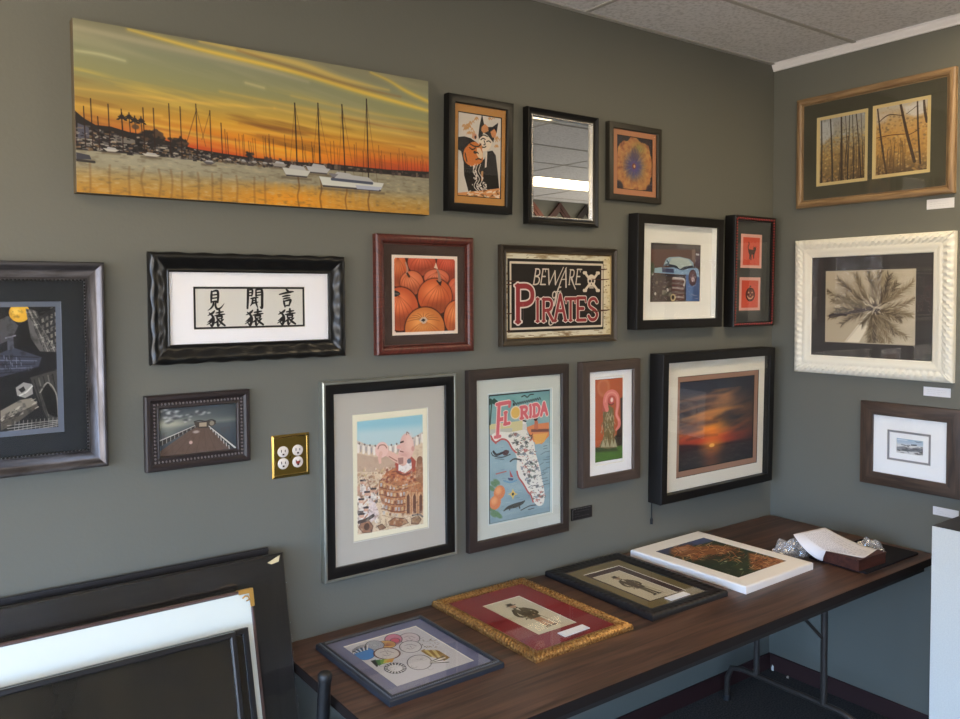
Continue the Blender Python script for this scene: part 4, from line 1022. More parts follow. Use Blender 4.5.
def art_beach(w, h):
    p = Pic(w, h, 1500, (196, 204, 212))
    p.grad([(0, (150, 176, 196)), (.3, (176, 192, 206)), (.45, (206, 206, 204)), (1, (196, 196, 196))])
    rg = np.random.default_rng(15)
    for i in range(60):
        u, v = rg.random(), rg.uniform(.35, 1); p.stroke([(u, v), (u + rg.uniform(.05, .2), v + rg.normal(0, .03))], rg.uniform(.02, .05), [(74, 80, 90), (120, 124, 128), (214, 214, 212), (96, 90, 84)][rg.integers(4)], .8, False)
    p.poly([(.0, .62), (.3, .5), (.5, .62), (.8, .45), (1, .6), (1, .75), (0, .85)], (92, 96, 104), .6, 6)
    p.stroke([(.7, .1), (.8, .14), (.92, .08)], .03, (120, 130, 140)); p.stroke([(.05, .12), (.4, .10)], .03, (210, 216, 222))
    return p

def art_rooftops(w, h):
    """dark comic-book rooftops at night under a yellow moon"""
    p = Pic(w, h, 900, (24, 24, 27))
    rg = np.random.default_rng(17)
    q0 = qmap((0, 155), (187, 155), (197, 548), (0, 562))
    q = lambda pts: [(.724 + .276 * x, y) for x, y in q0(pts)]
    k0, k1, k2, k3 = (16, 16, 19), (60, 60, 62), (116, 114, 110), (168, 164, 156)
    # towers over the whole left part of the print
    for i in range(16):
        u = rg.uniform(-.1, .62); wd = rg.uniform(.05, .12); v0 = rg.uniform(.05, .6); c = [k0, k1, (44, 44, 48), (80, 78, 76)][rg.integers(4)]
        p.poly([(u, v0), (u + wd, v0 - .03), (u + wd, 1), (u, 1)], c)
        for j in range(20):
            a, b = u + rg.uniform(.1, .8) * wd, rg.uniform(v0 + .03, 1); p.rect(a, a + .012, b, b + .025, [k2, k3, k0][rg.integers(3)], .8)
    p.ell(*q([(64, 188)])[0], .045, .045, (226, 172, 44)); p.ell(*q([(54, 184)])[0], .018, .016, (240, 200, 84), .8, 6)
    # leaning tower with banded stone, seen against the sky
    p.poly(q([(82, 176), (112, 182), (192, 318), (190, 372), (150, 340), (96, 262)]), (88, 86, 84)); p.poly(q([(0, 210), (30, 196), (60, 225), (40, 262), (0, 280)]), (70, 70, 74))
    for i in range(13):
        t = i / 12; p.stroke(q([(84 + 84 * t, 186 + 150 * t), (114 + 78 * t, 186 + 132 * t)]), .005, k3 if i % 3 == 0 else (50, 50, 52), .9, False)
    for i in range(5):
        t = i / 4; p.stroke(q([(86 + 26 * t, 180 + 4 * t), (152 + 40 * t, 338 - 10 * t)]), .004, (150, 146, 138) if i % 2 else (48, 48, 50), .9, False)
    p.poly(q([(112, 205), (187, 162), (190, 292), (170, 290)]), (40, 40, 43))
    for i in range(5):
        for j in range(5):
            x, y = 128 + i * 13, 206 - i * 6 + j * 19; p.poly(q([(x, y), (x + 7, y - 3), (x + 8, y + 8), (x + 1, y + 11)]), [(150, 146, 136), (96, 94, 90), (120, 116, 108)][(i + j) % 3], .9)
    for i in range(60):
        x, y = rg.uniform(100, 188), rg.uniform(165, 330); p.stroke(q([(x, y), (x + rg.normal(0, 6), y + rg.normal(0, 6))]), rg.uniform(.002, .005), [k0, k2, (74, 72, 70)][rg.integers(3)], .8, False)
    # long slate roof in the middle, courses of tiles catching blue light
    p.poly(q([(0, 292), (40, 276), (120, 300), (190, 304), (190, 352), (130, 362), (90, 400), (0, 410)]), (20, 20, 25))
    p.poly(q([(0, 306), (44, 288), (128, 318), (118, 346), (0, 376)]), (54, 58, 74))
    for i in range(5):
        y = 312 + i * 13; p.stroke(q([(0, y), (118 - i * 6, y + 6 - i * 3)]), .005, (104, 108, 128) if i % 2 else (30, 32, 44), .85, False)
    for i in range(26):
        x = rg.uniform(2, 112); y = rg.uniform(306, 356); p.stroke(q([(x, y), (x + 1, y + 9)]), .003, (34, 36, 48) if i % 2 else (118, 122, 142), .8, False)
    p.poly(q([(26, 262), (44, 256), (46, 292), (26, 296)]), (74, 76, 88)); p.stroke(q([(22, 260), (50, 253)]), .007, (140, 142, 154), .9, False)
    # lower half: broken masonry, arches and a railing
    p.poly(q([(92, 378), (150, 362), (190, 352), (197, 540), (150, 520), (118, 450)]), (60, 58, 56))
    for i in range(6): p.stroke(q([(104 + i * 14, 384 - i * 4), (136 + i * 12, 500 - i * 2)]), .005, (104, 100, 94) if i % 2 else (30, 30, 30), .9, False)
    p.poly(q([(124, 420), (146, 396), (170, 430), (176, 505), (146, 490)]), (18, 18, 20)); p.stroke(q([(122, 424), (146, 394), (172, 432), (178, 505)]), .006, (140, 136, 126))
    p.poly(q([(48, 408), (72, 392), (98, 398), (100, 428), (76, 440), (52, 432)]), (140, 138, 134)); p.poly(q([(56, 414), (72, 404), (78, 416), (66, 424)]), (24, 24, 26)); p.stroke(q([(60, 432), (80, 422), (98, 404)]), .007, (206, 202, 194), .9)
    p.poly(q([(0, 478), (60, 446), (96, 440), (112, 458), (40, 510), (0, 528)]), (128, 120, 106)); p.poly(q([(0, 512), (52, 486), (112, 458), (116, 468), (44, 520), (0, 540)]), (78, 72, 64))
    for i in range(40):
        t = rg.random(); x, y = 110 * t, 510 - 60 * t + rg.normal(0, 9); p.stroke(q([(x, y), (x + rg.uniform(4, 14), y - 5)]), rg.uniform(.002, .005), [(56, 52, 46), (176, 168, 150), (34, 32, 30)][rg.integers(3)], .85, False)
    for i in range(4): p.stroke(q([(20, 552 - i * 9), (196, 524 - i * 5)]), .004, (170, 166, 156), .85, False)
    for i in range(12): p.stroke(q([(40 + i * 13, 552), (44 + i * 13, 512 - i)]), .003, (150, 146, 138), .8, False)
    p.tint((p.noise(40, 40, 3, 2) - .55) * 1.6, (14, 14, 16))
    p.border(.028, (92, 100, 116))
    return p

def art_balloons(w, h):
    """pen drawing of overlapping round faces, a few of them coloured in"""
    p = Pic(w, h, 1050, (190, 192, 204))
    q = qmap((85, 213), (515, 90), (878, 293), (415, 450))
    p.tint(p.noise(3, 3) * .2, (206, 206, 210)); ink = (70, 70, 80)
    rg = np.random.default_rng(19)
    def disc(cx, cy, rx, ry, col, edge=ink, wd=.010):
        pts = q(circ(cx, cy, rx, ry, 28)[:-1]); 
        if col: p.poly(pts, col)
        p.stroke(pts + pts[:1], wd, edge, 1, False)
    disc(480, 160, 62, 32, (196, 186, 198)); disc(385, 165, 52, 30, (198, 120, 150)); disc(395, 172, 28, 14, (206, 80, 110)); disc(345, 195, 56, 22, (206, 160, 90))
    for i in range(16): p.stroke(q([(300 + i * 8, 200 - 18 * math.sin(i / 16 * PI)), (345, 205)]), .006, (150, 80, 60), .8, False)
    disc(275, 200, 55, 26, (170, 176, 190))
    for r in (45, 35, 25, 15): p.stroke(q(circ(275, 200, r, r * .45, 20)), .005, (100, 104, 130), .9, False)
    disc(215, 250, 60, 36, (60, 124, 200), (50, 90, 160)); disc(348, 248, 78, 34, (196, 192, 194), (90, 50, 50), .018); disc(488, 208, 66, 34, (196, 196, 204))
    for cx, cy, r in ((348, 248, 40), (488, 208, 36), (480, 160, 34), (540, 300, 40), (400, 330, 36)):
        p.stroke(q([(cx - r, cy - 6), (cx, cy - 14), (cx + r, cy - 4)]), .007, ink, .8); p.stroke(q([(cx - r * .6, cy + 8), (cx, cy + 14), (cx + r * .6, cy + 6)]), .007, ink, .8); p.stroke(q([(cx - 4, cy - 6), (cx + 6, cy + 4)]), .006, ink, .8)
    for i in range(9):
        t = i / 8; p.stroke(q([(130 + 100 * t, 240 - 40 * t), (160 + 70 * t, 246 - 20 * t)]), .016, (50, 50, 60) if i % 2 else (206, 206, 210), 1, False)
    for i in range(6): p.stroke(q([(140, 228 + i * 4), (180, 205 + i * 3), (225, 195 + i * 3)]), .006, (60, 60, 70), .8)
    # coloured fan, lower left
    for i, c in enumerate(((30, 40, 44), (60, 120, 60), (110, 160, 60), (190, 180, 70), (206, 150, 60))):
        p.poly(q([(250 + i * 28, 292 - i * 3), (282 + i * 28, 284 - i * 2), (300 + i * 20, 312 - i * 3), (290 + i * 12, 330 - i * 8)]), c)
    disc(545, 300, 74, 44, (194, 194, 202)); disc(400, 335, 66, 32, (202, 204, 212), (90, 90, 120))
    for i in range(18):
        a = math.radians(i * 20); p.stroke(q([(400 + 48 * math.cos(a), 335 + 22 * math.sin(a)), (400 + 64 * math.cos(a), 335 + 31 * math.sin(a))]), .018, (40, 40, 56), 1, False)
    # striped fin, right
    for i in range(5):
        p.poly(q([(548 + i * 22, 232 - i * 2), (570 + i * 22, 222 + i * 2), (640 + i * 22, 262 + i * 2), (612 + i * 20, 268 + i * 6)]), (140, 108, 50) if i % 2 == 0 else (196, 176, 110))
    for i in range(5): p.stroke(q([(612, 296 - i * 0 + i * 2), (690 + i * 8, 262 + i * 9)]), .016, (40, 36, 36) if i % 2 == 0 else (226, 224, 222), 1, False)
    for i in range(30):
        x, y = rg.uniform(555, 650), rg.uniform(165, 215); p.stroke(q([(x, y), (x + rg.uniform(-20, 20), y + rg.uniform(-10, 10))]), .008, [(70, 66, 60), (120, 100, 60), (206, 204, 204)][rg.integers(3)], .8)
    for i in range(24):
        a = rg.uniform(300, 660); b = rg.uniform(150, 340); p.stroke(q(circ(a, b, rg.uniform(8, 20), rg.uniform(4, 10), 8, 0, rg.uniform(120, 320))), .005, (120, 120, 130), .7)
    return p

def art_gentleman(w, h, sepia):
    """old caricature print of a standing man"""
    p = Pic(w, h, 1100, (206, 200, 178) if not sepia else (200, 192, 170))
    p.tint(p.noise(4, 4) * .3, (190, 182, 156))
    C = [(84, 72, 50), (64, 56, 44), (176, 128, 96), (96, 64, 46), (196, 150, 120)] if not sepia else [(70, 58, 44), (60, 50, 42), (96, 84, 66), (50, 40, 34), (150, 122, 96)]
    p.poly([(.44, .58), (.62, .58), (.64, .85), (.55, .85), (.535, .66), (.52, .85), (.43, .85)], C[2]); p.poly([(.40, .86), (.52, .845), (.52, .885), (.38, .89)], C[3]); p.poly([(.55, .845), (.64, .845), (.69, .885), (.55, .89)], C[3])
    p.poly([(.38, .30), (.46, .27), (.58, .27), (.66, .31), (.67, .46), (.66, .62), (.40, .62), (.38, .46)], C[0])
    p.stroke([(.40, .31), (.30, .42), (.30, .50), (.40, .53)], [.09, .085, .07, .05], C[0]); p.stroke([(.64, .32), (.74, .42), (.72, .51), (.60, .54)], [.09, .085, .07, .05], C[0]); p.ell(.42, .53, .025, .025, C[4]); p.ell(.58, .54, .025, .025, C[4])
    rg = np.random.default_rng(23)
    for i in range(46):
        u = rg.uniform(.34, .70); v = rg.uniform(.30, .60); p.stroke([(u, v), (u + rg.normal(0, .03), v + .04)], .02, [C[1], (134, 116, 84), C[0]][rg.integers(3)], .7)
    p.poly([(.48, .27), (.56, .27), (.52, .36)], (214, 206, 190)); p.ell(.52, .205, .075, .085, C[4]); p.rect(.45, .59, .115, .175, C[1]); p.stroke([(.40, .178), (.64, .172)], .03, C[1], 1, False); p.stroke([(.47, .255), (.52, .27), (.57, .25)], .035, C[1])
    p.stroke([(.66, .52), (.74, .88)], .014, C[3], 1, False); p.stroke([(.32, .90), (.78, .90)], .02, (160, 150, 126), .6); p.stroke([(.3, .95), (.6, .96)], .008, (150, 140, 120))
    return p

def art_dragon(w, h):
    """orange and brown scaly shapes over deep green, blue corner"""
    p = Pic(w, h, 1000, (40, 48, 36))
    n = p.noise(4, 5, 5, 1); n2 = p.noise(9, 7, 4, 2)
    p.tint((n - .45) * 2.5, (30, 56, 40)); p.tint((n2 - .55) * 2.5, (64, 66, 38))
    q = qmap((130, 128), (365, 62), (785, 165), (550, 245))
    p.poly(q([(130, 128), (365, 62), (400, 72), (300, 105), (230, 128), (190, 142)]), (58, 66, 92)); p.poly(q([(300, 85), (365, 62), (420, 75), (340, 98)]), (66, 78, 118), .9, 10)
    p.poly(q([(205, 115), (290, 95), (330, 105), (420, 95), (530, 108), (480, 135), (390, 140), (320, 172), (300, 150), (240, 148), (205, 135)]), (128, 80, 48), 1, 16)
    p.poly(q([(225, 112), (290, 98), (310, 115), (260, 135), (230, 130)]), (178, 126, 92), 1, 16)
    p.poly(q([(590, 130), (660, 145), (785, 165), (700, 195), (620, 210), (600, 170)]), (132, 82, 44), 1, 16)
    rg = np.random.default_rng(25)
    for i in range(420):
        x = rg.uniform(200, 540) if i % 2 else rg.uniform(590, 740); y = rg.uniform(95, 165) if i % 2 else rg.uniform(135, 205)
        a = q([(x, y), (x + rg.uniform(8, 26), y + rg.normal(0, 5)), (x + rg.uniform(26, 40), y + rg.normal(0, 8))]); p.stroke(a, [.003, .014, .003], [(176, 112, 66), (92, 52, 32), (204, 160, 112), (56, 40, 30), (150, 78, 44)][rg.integers(5)], .8)
    for i in range(40):
        x, y = rg.uniform(330, 620), rg.uniform(140, 235); a = q([(x, y), (x + rg.normal(0, 16), y + rg.normal(0, 6))]); p.stroke(a, .008, [(84, 110, 70), (26, 34, 28), (130, 140, 100)][rg.integers(3)], .7, False)
    for x, y in ((545, 152), (560, 205), (480, 170)): p.ell(*q([(x, y)])[0], .025, .015, (176, 182, 150), .9, 4)
    return p

def art_notes(w, h, lines=9, ink=(120, 120, 130), bg=(214, 214, 220), seed=0, ppm=900):
    """sheet with rows of fine handwriting too small to read"""
    p = Pic(w, h, ppm, bg)
    rg = np.random.default_rng(30 + seed)
    for i in range(lines):
        v = (i + 1) / (lines + 1); u = rg.uniform(.08, .14)
        while u < .86:
            l = rg.uniform(.05, .16); p.stroke([(u, v), (u + l * .3, v - .01), (u + l * .6, v + .008), (u + l, v)], .006 if lines > 4 else .010, ink, .6); u += l + .04
            if rg.random() < .12: break
    return p
# ---------------------------------------------------------------- frames
def frame_ring(name, w, h, prof, mats, parent, seg=None, disp=None, smooth=35, y0=0.0):
    """mitred moulding round a w x h rectangle; prof = closed list of (inset, depth towards the viewer);
    local x in [-w/2, w/2], z in [0, h]; disp(side, s, k, inset, depth) may shift one profile point"""
    sides = [((-1, 0), (1, 0)), ((1, 0), (1, 1)), ((1, 1), (-1, 1)), ((-1, 1), (-1, 0))]
    np_ = len(prof)
    verts = []; stations = []
    for si in range(4):
        L = w if si % 2 == 0 else h
        n = max(1, int(round(L / seg))) if seg else 1
        for j in range(n):
            t = j / n
            ring = []
            for k, (ins, d) in enumerate(prof):
                if disp and 0 < j < n:
                    ins2, d2 = disp(si, t * L, k, ins, d)
                else:
                    ins2, d2 = ins, d
                hw = w / 2 - ins; z0, z1 = ins, h - ins
                ca = ((-w / 2 + ins), z0), ((w / 2 - ins), z0), ((w / 2 - ins), z1), ((-w / 2 + ins), z1)
                a = ca[si]; b = ca[(si + 1) % 4]
                x = a[0] + (b[0] - a[0]) * t; z = a[1] + (b[1] - a[1]) * t
                dn = ins2 - ins
                nx, nz = ((0, 1), (-1, 0), (0, -1), (1, 0))[si]
                verts.append((x + nx * dn, -d2, z + nz * dn)); ring.append(len(verts) - 1)
            stations.append((ring, si, t * L, (j + 1 == n), L))
    faces = []; uvs = []
    plen = [0]
    for k in range(np_):
        a = prof[k]; b = prof[(k + 1) % np_]; plen.append(plen[-1] + math.hypot(a[0] - b[0], a[1] - b[1]))
    N = len(stations)
    for i in range(N):
        r0, si, s0, last, L = stations[i]; r1 = stations[(i + 1) % N][0]
        s1 = L if last else stations[i + 1][2]
        for k in range(np_):
            k2 = (k + 1) % np_
            faces.append((r0[k], r1[k], r1[k2], r0[k2]))
            o = si * 3.7
            uvs += [(s0 + o, plen[k]), (s1 + o, plen[k]), (s1 + o, plen[k + 1]), (s0 + o, plen[k + 1])]
    me = bpy.data.meshes.new(name)
    me.from_pydata(verts, [], faces)
    uv = me.uv_layers.new(name='UVMap')
    uv.data.foreach_set('uv', np.array(uvs, np.float32).ravel())
    me.update()
    bm = bmesh.new(); bm.from_mesh(me); bmesh.ops.recalc_face_normals(bm, faces=bm.faces[:]); bm.to_mesh(me); bm.free()
    return link_mesh(name, me, mats, parent, smooth)

def prof_flat(fw, D, lip=0.004, bev=0.003):
    return [(0.0, 0.0), (0.0, D - bev), (bev * .3, D - bev * .3), (bev, D), (fw - bev, D), (fw, D - bev), (fw, D - lip - .010), (fw - .004, 0.0)]

def prof_scoop(fw, D, n=6, out=.35):
    """raised outer edge curving down towards the picture"""
    p = [(0.0, 0.0), (0.0, D * .9), (fw * .06, D)]
    for i in range(n + 1):
        t = i / n
        p.append((fw * (.14 + .72 * t), D - D * .38 * math.sin(t * PI / 2)))
    p += [(fw * .92, D * .68), (fw, D * .66), (fw, D * .30), (fw - .004, 0)]
    return p

def prof_round(fw, D, n=7):
    p = [(0.0, 0.0)]
    for i in range(n + 1):
        t = i / n
        p.append((fw * .80 * t, D * (.74 + .26 * math.sin(t * PI))))
    p += [(fw * .84, D * .50), (fw * .90, D * .60), (fw, D * .56), (fw, D * .2), (fw - .004, 0)]
    return p

def board(name, outer, holes, y, thick, mats, parent):
    """flat board with rectangular windows; slot 0 face, slot 1 the pale bevelled core"""
    xs = sorted({outer[0], outer[1], *[v for q in holes for v in q[:2]]}); zs = sorted({outer[2], outer[3], *[v for q in holes for v in q[2:]]})
    V = []; F = []; M = []
    def quad(a, b, c, d, m):
        i = len(V); V.extend([a, b, c, d]); F.append((i, i + 1, i + 2, i + 3)); M.append(m)
    for i in range(len(xs) - 1):
        for j in range(len(zs) - 1):
            cx, cz = (xs[i] + xs[i + 1]) / 2, (zs[j] + zs[j + 1]) / 2
            if any(q[0] < cx < q[1] and q[2] < cz < q[3] for q in holes): continue
            quad((xs[i], y, zs[j]), (xs[i + 1], y, zs[j]), (xs[i + 1], y, zs[j + 1]), (xs[i], y, zs[j + 1]), 0)
            quad((xs[i], y + thick, zs[j + 1]), (xs[i + 1], y + thick, zs[j + 1]), (xs[i + 1], y + thick, zs[j]), (xs[i], y + thick, zs[j]), 0)
    e = thick * .8
    for q in holes:
        a = [(q[0], q[2]), (q[1], q[2]), (q[1], q[3]), (q[0], q[3])]; b = [(q[0] + e, q[2] + e), (q[1] - e, q[2] + e), (q[1] - e, q[3] - e), (q[0] + e, q[3] - e)]
        for k in range(4):
            k2 = (k + 1) % 4
            quad((a[k][0], y, a[k][1]), (b[k][0], y + thick, b[k][1]), (b[k2][0], y + thick, b[k2][1]), (a[k2][0], y, a[k2][1]), 1)
    o = [(outer[0], outer[2]), (outer[1], outer[2]), (outer[1], outer[3]), (outer[0], outer[3])]
    for k in range(4):
        k2 = (k + 1) % 4
        quad((o[k][0], y, o[k][1]), (o[k][0], y + thick, o[k][1]), (o[k2][0], y + thick, o[k2][1]), (o[k2][0], y, o[k2][1]), 0)
    return pyobj(name, V, F, mats, parent, None, M)

def beads(name, rect, y, pitch, r, mats, parent, alt=False, sq=(1, 1, 1), u=6, v=4):
    b = MB(); x0, x1, z0, z1 = rect; i = 0
    nx = max(2, int((x1 - x0) / pitch)); nz = max(2, int((z1 - z0) / pitch))
    P = [(x0 + (x1 - x0) * k / nx, z0, 0) for k in range(nx)] + [(x1, z0 + (z1 - z0) * k / nz, 1) for k in range(nz)] + [(x1 - (x1 - x0) * k / nx, z1, 0) for k in range(nx)] + [(x0, z1 - (z1 - z0) * k / nz, 1) for k in range(nz)]
    for x, z, sd in P:
        rr = (r * sq[0], r * sq[1], r * sq[2]) if sd == 0 else (r * sq[2], r * sq[1], r * sq[0])
        b.ball((x, y, z), rr, u, v, (i % 2) if alt else 0); i += 1
    return b.build(name, mats, parent, 60)

GLASS = clear_mat('picture_glass')
CORE = pm('mat_core', (226, 222, 210), .8)
BACKING = pm('backing_card', (70, 60, 50), .8)

def pane(parent, rect, y, name='glass_pane'):
    MB().box(rect[0], rect[1], y, y + .0018, rect[2], rect[3]).build(name, GLASS, parent)

class Hung:
    """a framed piece: Empty at the bottom middle of its back, parts as children"""
    def __init__(s, name, label, cat, out, wall='b', group=None, tilt=0.0):
        s.a0, s.a1, s.z0, s.z1 = out; s.wall = wall
        s.w = abs(s.a1 - s.a0); s.h = s.z1 - s.z0; s.mid = (s.a0 + s.a1) / 2
        if wall == 'b':
            s.root = empty(name, (s.mid, .001, s.z0), (math.radians(tilt), 0, 0))
        elif wall == 'r':
            s.root = empty(name, (.001, s.mid, s.z0), (0, 0, -PI / 2))
        tag(s.root, label, cat, group)
    def L(s, r):
        """world rectangle on the wall -> local rectangle"""
        if s.wall == 'b':
            return (r[0] - s.mid, r[1] - s.mid, r[2] - s.z0, r[3] - s.z0)
        return (s.mid - r[0], s.mid - r[1], r[2] - s.z0, r[3] - s.z0)
    def inner(s, fw): return (-s.w / 2 + fw, s.w / 2 - fw, fw, s.h - fw)
    def back(s, fw, y=-.004):
        q = s.inner(fw - .003); MB().box(q[0], q[1], y, y + .003, q[2], q[3]).build('backing_board', BACKING, s.root)

class Flat(Hung):
    """a framed piece lying face up; near edge middle at (cx, cy)"""
    def __init__(s, name, label, cat, w, h, cx, cy, z, rz, group=None):
        s.w, s.h, s.mid, s.z0, s.wall = w, h, 0, 0, 'f'
        s.root = empty(name, (cx, cy, z), (-PI / 2, 0, math.radians(rz)))
        tag(s.root, label, cat, group)
    def L(s, r): return r

BLACK = pm('black_lacquer', (13, 12, 12), .38, bump=(60, .05), spec=.35)
SATIN = pm('satin_black_wood', (16, 14, 13), .5, bump=(40, .1), spec=.3)

# ---------------------------------------------------------------- the room
H_ROOM, TT = 2.845, 0.74
def structure(name, mb, mats, smooth=None):
    return tag(mb.build(name, mats, None, smooth), kind='structure')

def wall_material():
    m, nt, out = new_mat('olive_grey_wall_paint')
    b = nt.nodes.new('ShaderNodeBsdfPrincipled'); b.inputs['Base Color'].default_value = lin((103, 103, 95)); b.inputs['Roughness'].default_value = .55; b.inputs['Specular IOR Level'].default_value = .35
    tc = nt.nodes.new('ShaderNodeTexCoord'); n = nt.nodes.new('ShaderNodeTexNoise'); n.inputs['Scale'].default_value = 110; n.inputs['Detail'].default_value = 2
    nt.links.new(tc.outputs['Object'], n.inputs['Vector'])
    n2 = nt.nodes.new('ShaderNodeTexNoise'); n2.inputs['Scale'].default_value = 1.2; n2.inputs['Detail'].default_value = 3
    nt.links.new(tc.outputs['Object'], n2.inputs['Vector'])
    r = nt.nodes.new('ShaderNodeValToRGB'); r.color_ramp.elements[0].position = .3; r.color_ramp.elements[1].position = .7
    r.color_ramp.elements[0].color = lin((101, 101, 93)); r.color_ramp.elements[1].color = lin((105, 105, 97))
    nt.links.new(n2.outputs['Fac'], r.inputs[0]); nt.links.new(r.outputs[0], b.inputs['Base Color'])
    bp = nt.nodes.new('ShaderNodeBump'); bp.inputs['Strength'].default_value = .25; bp.inputs['Distance'].default_value = .0015
    nt.links.new(n.outputs['Fac'], bp.inputs['Height']); nt.links.new(bp.outputs[0], b.inputs['Normal']); nt.links.new(b.outputs[0], out.inputs[0])
    return m
WALL = wall_material()
X0, X1, Y0 = -6.4, 4.6, -4.9
RW_END = -1.12
structure('wall_back', MB().box(X0, X1, 0, .12, 0, H_ROOM), WALL)
structure('wall_right', MB().box(0, .12, RW_END, 0, 0, H_ROOM), WALL)
RW_ADDED = dict(y0=-4.4, y1=-1.6, z0=.35, z1=2.2)  # opening for the added window in the unseen far right wall
structure('wall_far_right', MB().box(X1, X1 + .12, RW_ADDED['y1'], .12, 0, H_ROOM).box(X1, X1 + .12, Y0 - .12, RW_ADDED['y0'], 0, H_ROOM).box(X1, X1 + .12, RW_ADDED['y0'], RW_ADDED['y1'], 0, RW_ADDED['z0']).box(X1, X1 + .12, RW_ADDED['y0'], RW_ADDED['y1'], RW_ADDED['z1'], H_ROOM), WALL)
# left wall and front wall with the shop windows
LW = dict(y0=-4.5, y1=-.7, z0=.35, z1=2.35)
b = MB(); b.box(X0 - .12, X0, LW['y1'], .12, 0, H_ROOM).box(X0 - .12, X0, Y0 - .12, LW['y0'], 0, H_ROOM).box(X0 - .12, X0, LW['y0'], LW['y1'], 0, LW['z0']).box(X0 - .12, X0, LW['y0'], LW['y1'], LW['z1'], H_ROOM)
structure('wall_left', b, WALL)
FW = dict(x0=-6.1, x1=-3.9, z0=.35, z1=2.35)
b = MB(); b.box(X0, FW['x0'], Y0 - .12, Y0, 0, H_ROOM).box(FW['x1'], X1, Y0 - .12, Y0, 0, H_ROOM).box(FW['x0'], FW['x1'], Y0 - .12, Y0, 0, FW['z0']).box(FW['x0'], FW['x1'], Y0 - .12, Y0, FW['z1'], H_ROOM)
structure('wall_front', b, WALL)
ALU = pm('window_frame_paint', (60, 58, 56), .4, .6)
def window(name, horiz, a0, a1, z0, z1, at, n):
    root = empty(name, (0, 0, 0)); root['kind'] = 'structure'
    f = MB()
    def bar(p0, p1, q0, q1):
        if horiz: f.box(p0, p1, at - .10, at - .03, q0, q1)
        else: f.box(at - .10, at - .03, p0, p1, q0, q1)
    bar(a0, a1, z0, z0 + .06); bar(a0, a1, z1 - .06, z1)
    for i in range(n + 1):
        c = a0 + (a1 - a0) * i / n; c = min(max(c, a0 + .03), a1 - .03); bar(c - .03, c + .03, z0 + .06, z1 - .06)
    f.build('window_frame', ALU, root)
    g = MB()
    if horiz: g.box(a0 + .01, a1 - .01, at - .068, at - .062, z0 + .01, z1 - .01)
    else: g.box(at - .068, at - .062, a0 + .01, a1 - .01, z0 + .01, z1 - .01)
    g.build('window_glass', clear_mat('window_glass'), root)
window('window_1', True, FW['x0'], FW['x1'], FW['z0'], FW['z1'], Y0, 2)
window('window_2', False, LW['y0'], LW['y1'], LW['z0'], LW['z1'], X0, 3)
window('window_added', False, RW_ADDED['y0'], RW_ADDED['y1'], RW_ADDED['z0'], RW_ADDED['z1'], X1 + .13, 2)  # added, unseen: lets in daylight to brighten the ceiling the mirror reflects

def carpet():
    m, nt, out = new_mat('charcoal_carpet')
    b = nt.nodes.new('ShaderNodeBsdfPrincipled'); b.inputs['Roughness'].default_value = .95; b.inputs['Specular IOR Level'].default_value = .1
    tc = nt.nodes.new('ShaderNodeTexCoord'); n = nt.nodes.new('ShaderNodeTexNoise'); n.inputs['Scale'].default_value = 140; n.inputs['Detail'].default_value = 4
    nt.links.new(tc.outputs['Object'], n.inputs['Vector'])
    r = nt.nodes.new('ShaderNodeValToRGB'); r.color_ramp.elements[0].position = .3; r.color_ramp.elements[1].position = .75
    r.color_ramp.elements[0].color = lin((44, 44, 46)); r.color_ramp.elements[1].color = lin((84, 82, 80))
    nt.links.new(n.outputs['Fac'], r.inputs[0]); nt.links.new(r.outputs[0], b.inputs['Base Color'])
    bp = nt.nodes.new('ShaderNodeBump'); bp.inputs['Strength'].default_value = .6; bp.inputs['Distance'].default_value = .004
    nt.links.new(n.outputs['Fac'], bp.inputs['Height']); nt.links.new(bp.outputs[0], b.inputs['Normal']); nt.links.new(b.outputs[0], out.inputs[0])
    return m
structure('floor', MB().box(X0 - .12, X1 + .12, Y0 - .12, .12, -.1, 0), carpet())

# ceiling: lay-in boards on a thin grid, open where the light fittings sit
TX, TY = 1.22, .61
GX, GY = -1.21, -.40
LIGHTS = [(-1, -2), (1, -6), (2, -6), (-2, -5), (-4, -1), (-4, -5), (2, -2)]
def tile_rect(i, j):
    if j == -6 and i > 0:      # the row seen in the mirror starts a little further right than the board joints
        x = 1.45 + TX * (i - 1)
        return (x, x + TX, GY + TY * j, GY + TY * (j + 1))
    return (GX + TX * (i + 1), GX + TX * (i + 2), GY + TY * j, GY + TY * (j + 1))
holes = []
for i, j in LIGHTS:
    x0, x1, y0, y1 = tile_rect(i, j); holes.append((x0 + .012, x1 - .012, y0 + .012, y1 - .012))
def ceil_material():
    m, nt, out = new_mat('ceiling_board')
    b = nt.nodes.new('ShaderNodeBsdfPrincipled'); b.inputs['Roughness'].default_value = .9; b.inputs['Specular IOR Level'].default_value = .1
    tc = nt.nodes.new('ShaderNodeTexCoord'); n = nt.nodes.new('ShaderNodeTexNoise'); n.inputs['Scale'].default_value = 75; n.inputs['Detail'].default_value = 5
    nt.links.new(tc.outputs['Object'], n.inputs['Vector'])
    r = nt.nodes.new('ShaderNodeValToRGB'); r.color_ramp.elements[0].position = .32; r.color_ramp.elements[1].position = .55
    r.color_ramp.elements[0].color = lin((202, 200, 199)); r.color_ramp.elements[1].color = lin((228, 226, 226))
    nt.links.new(n.outputs['Fac'], r.inputs[0]); nt.links.new(r.outputs[0], b.inputs['Base Color'])
    bp = nt.nodes.new('ShaderNodeBump'); bp.inputs['Strength'].default_value = .5; bp.inputs['Distance'].default_value = .003
    nt.links.new(n.outputs['Fac'], bp.inputs['Height']); nt.links.new(bp.outputs[0], b.inputs['Normal']); nt.links.new(b.outputs[0], out.inputs[0])
    return m
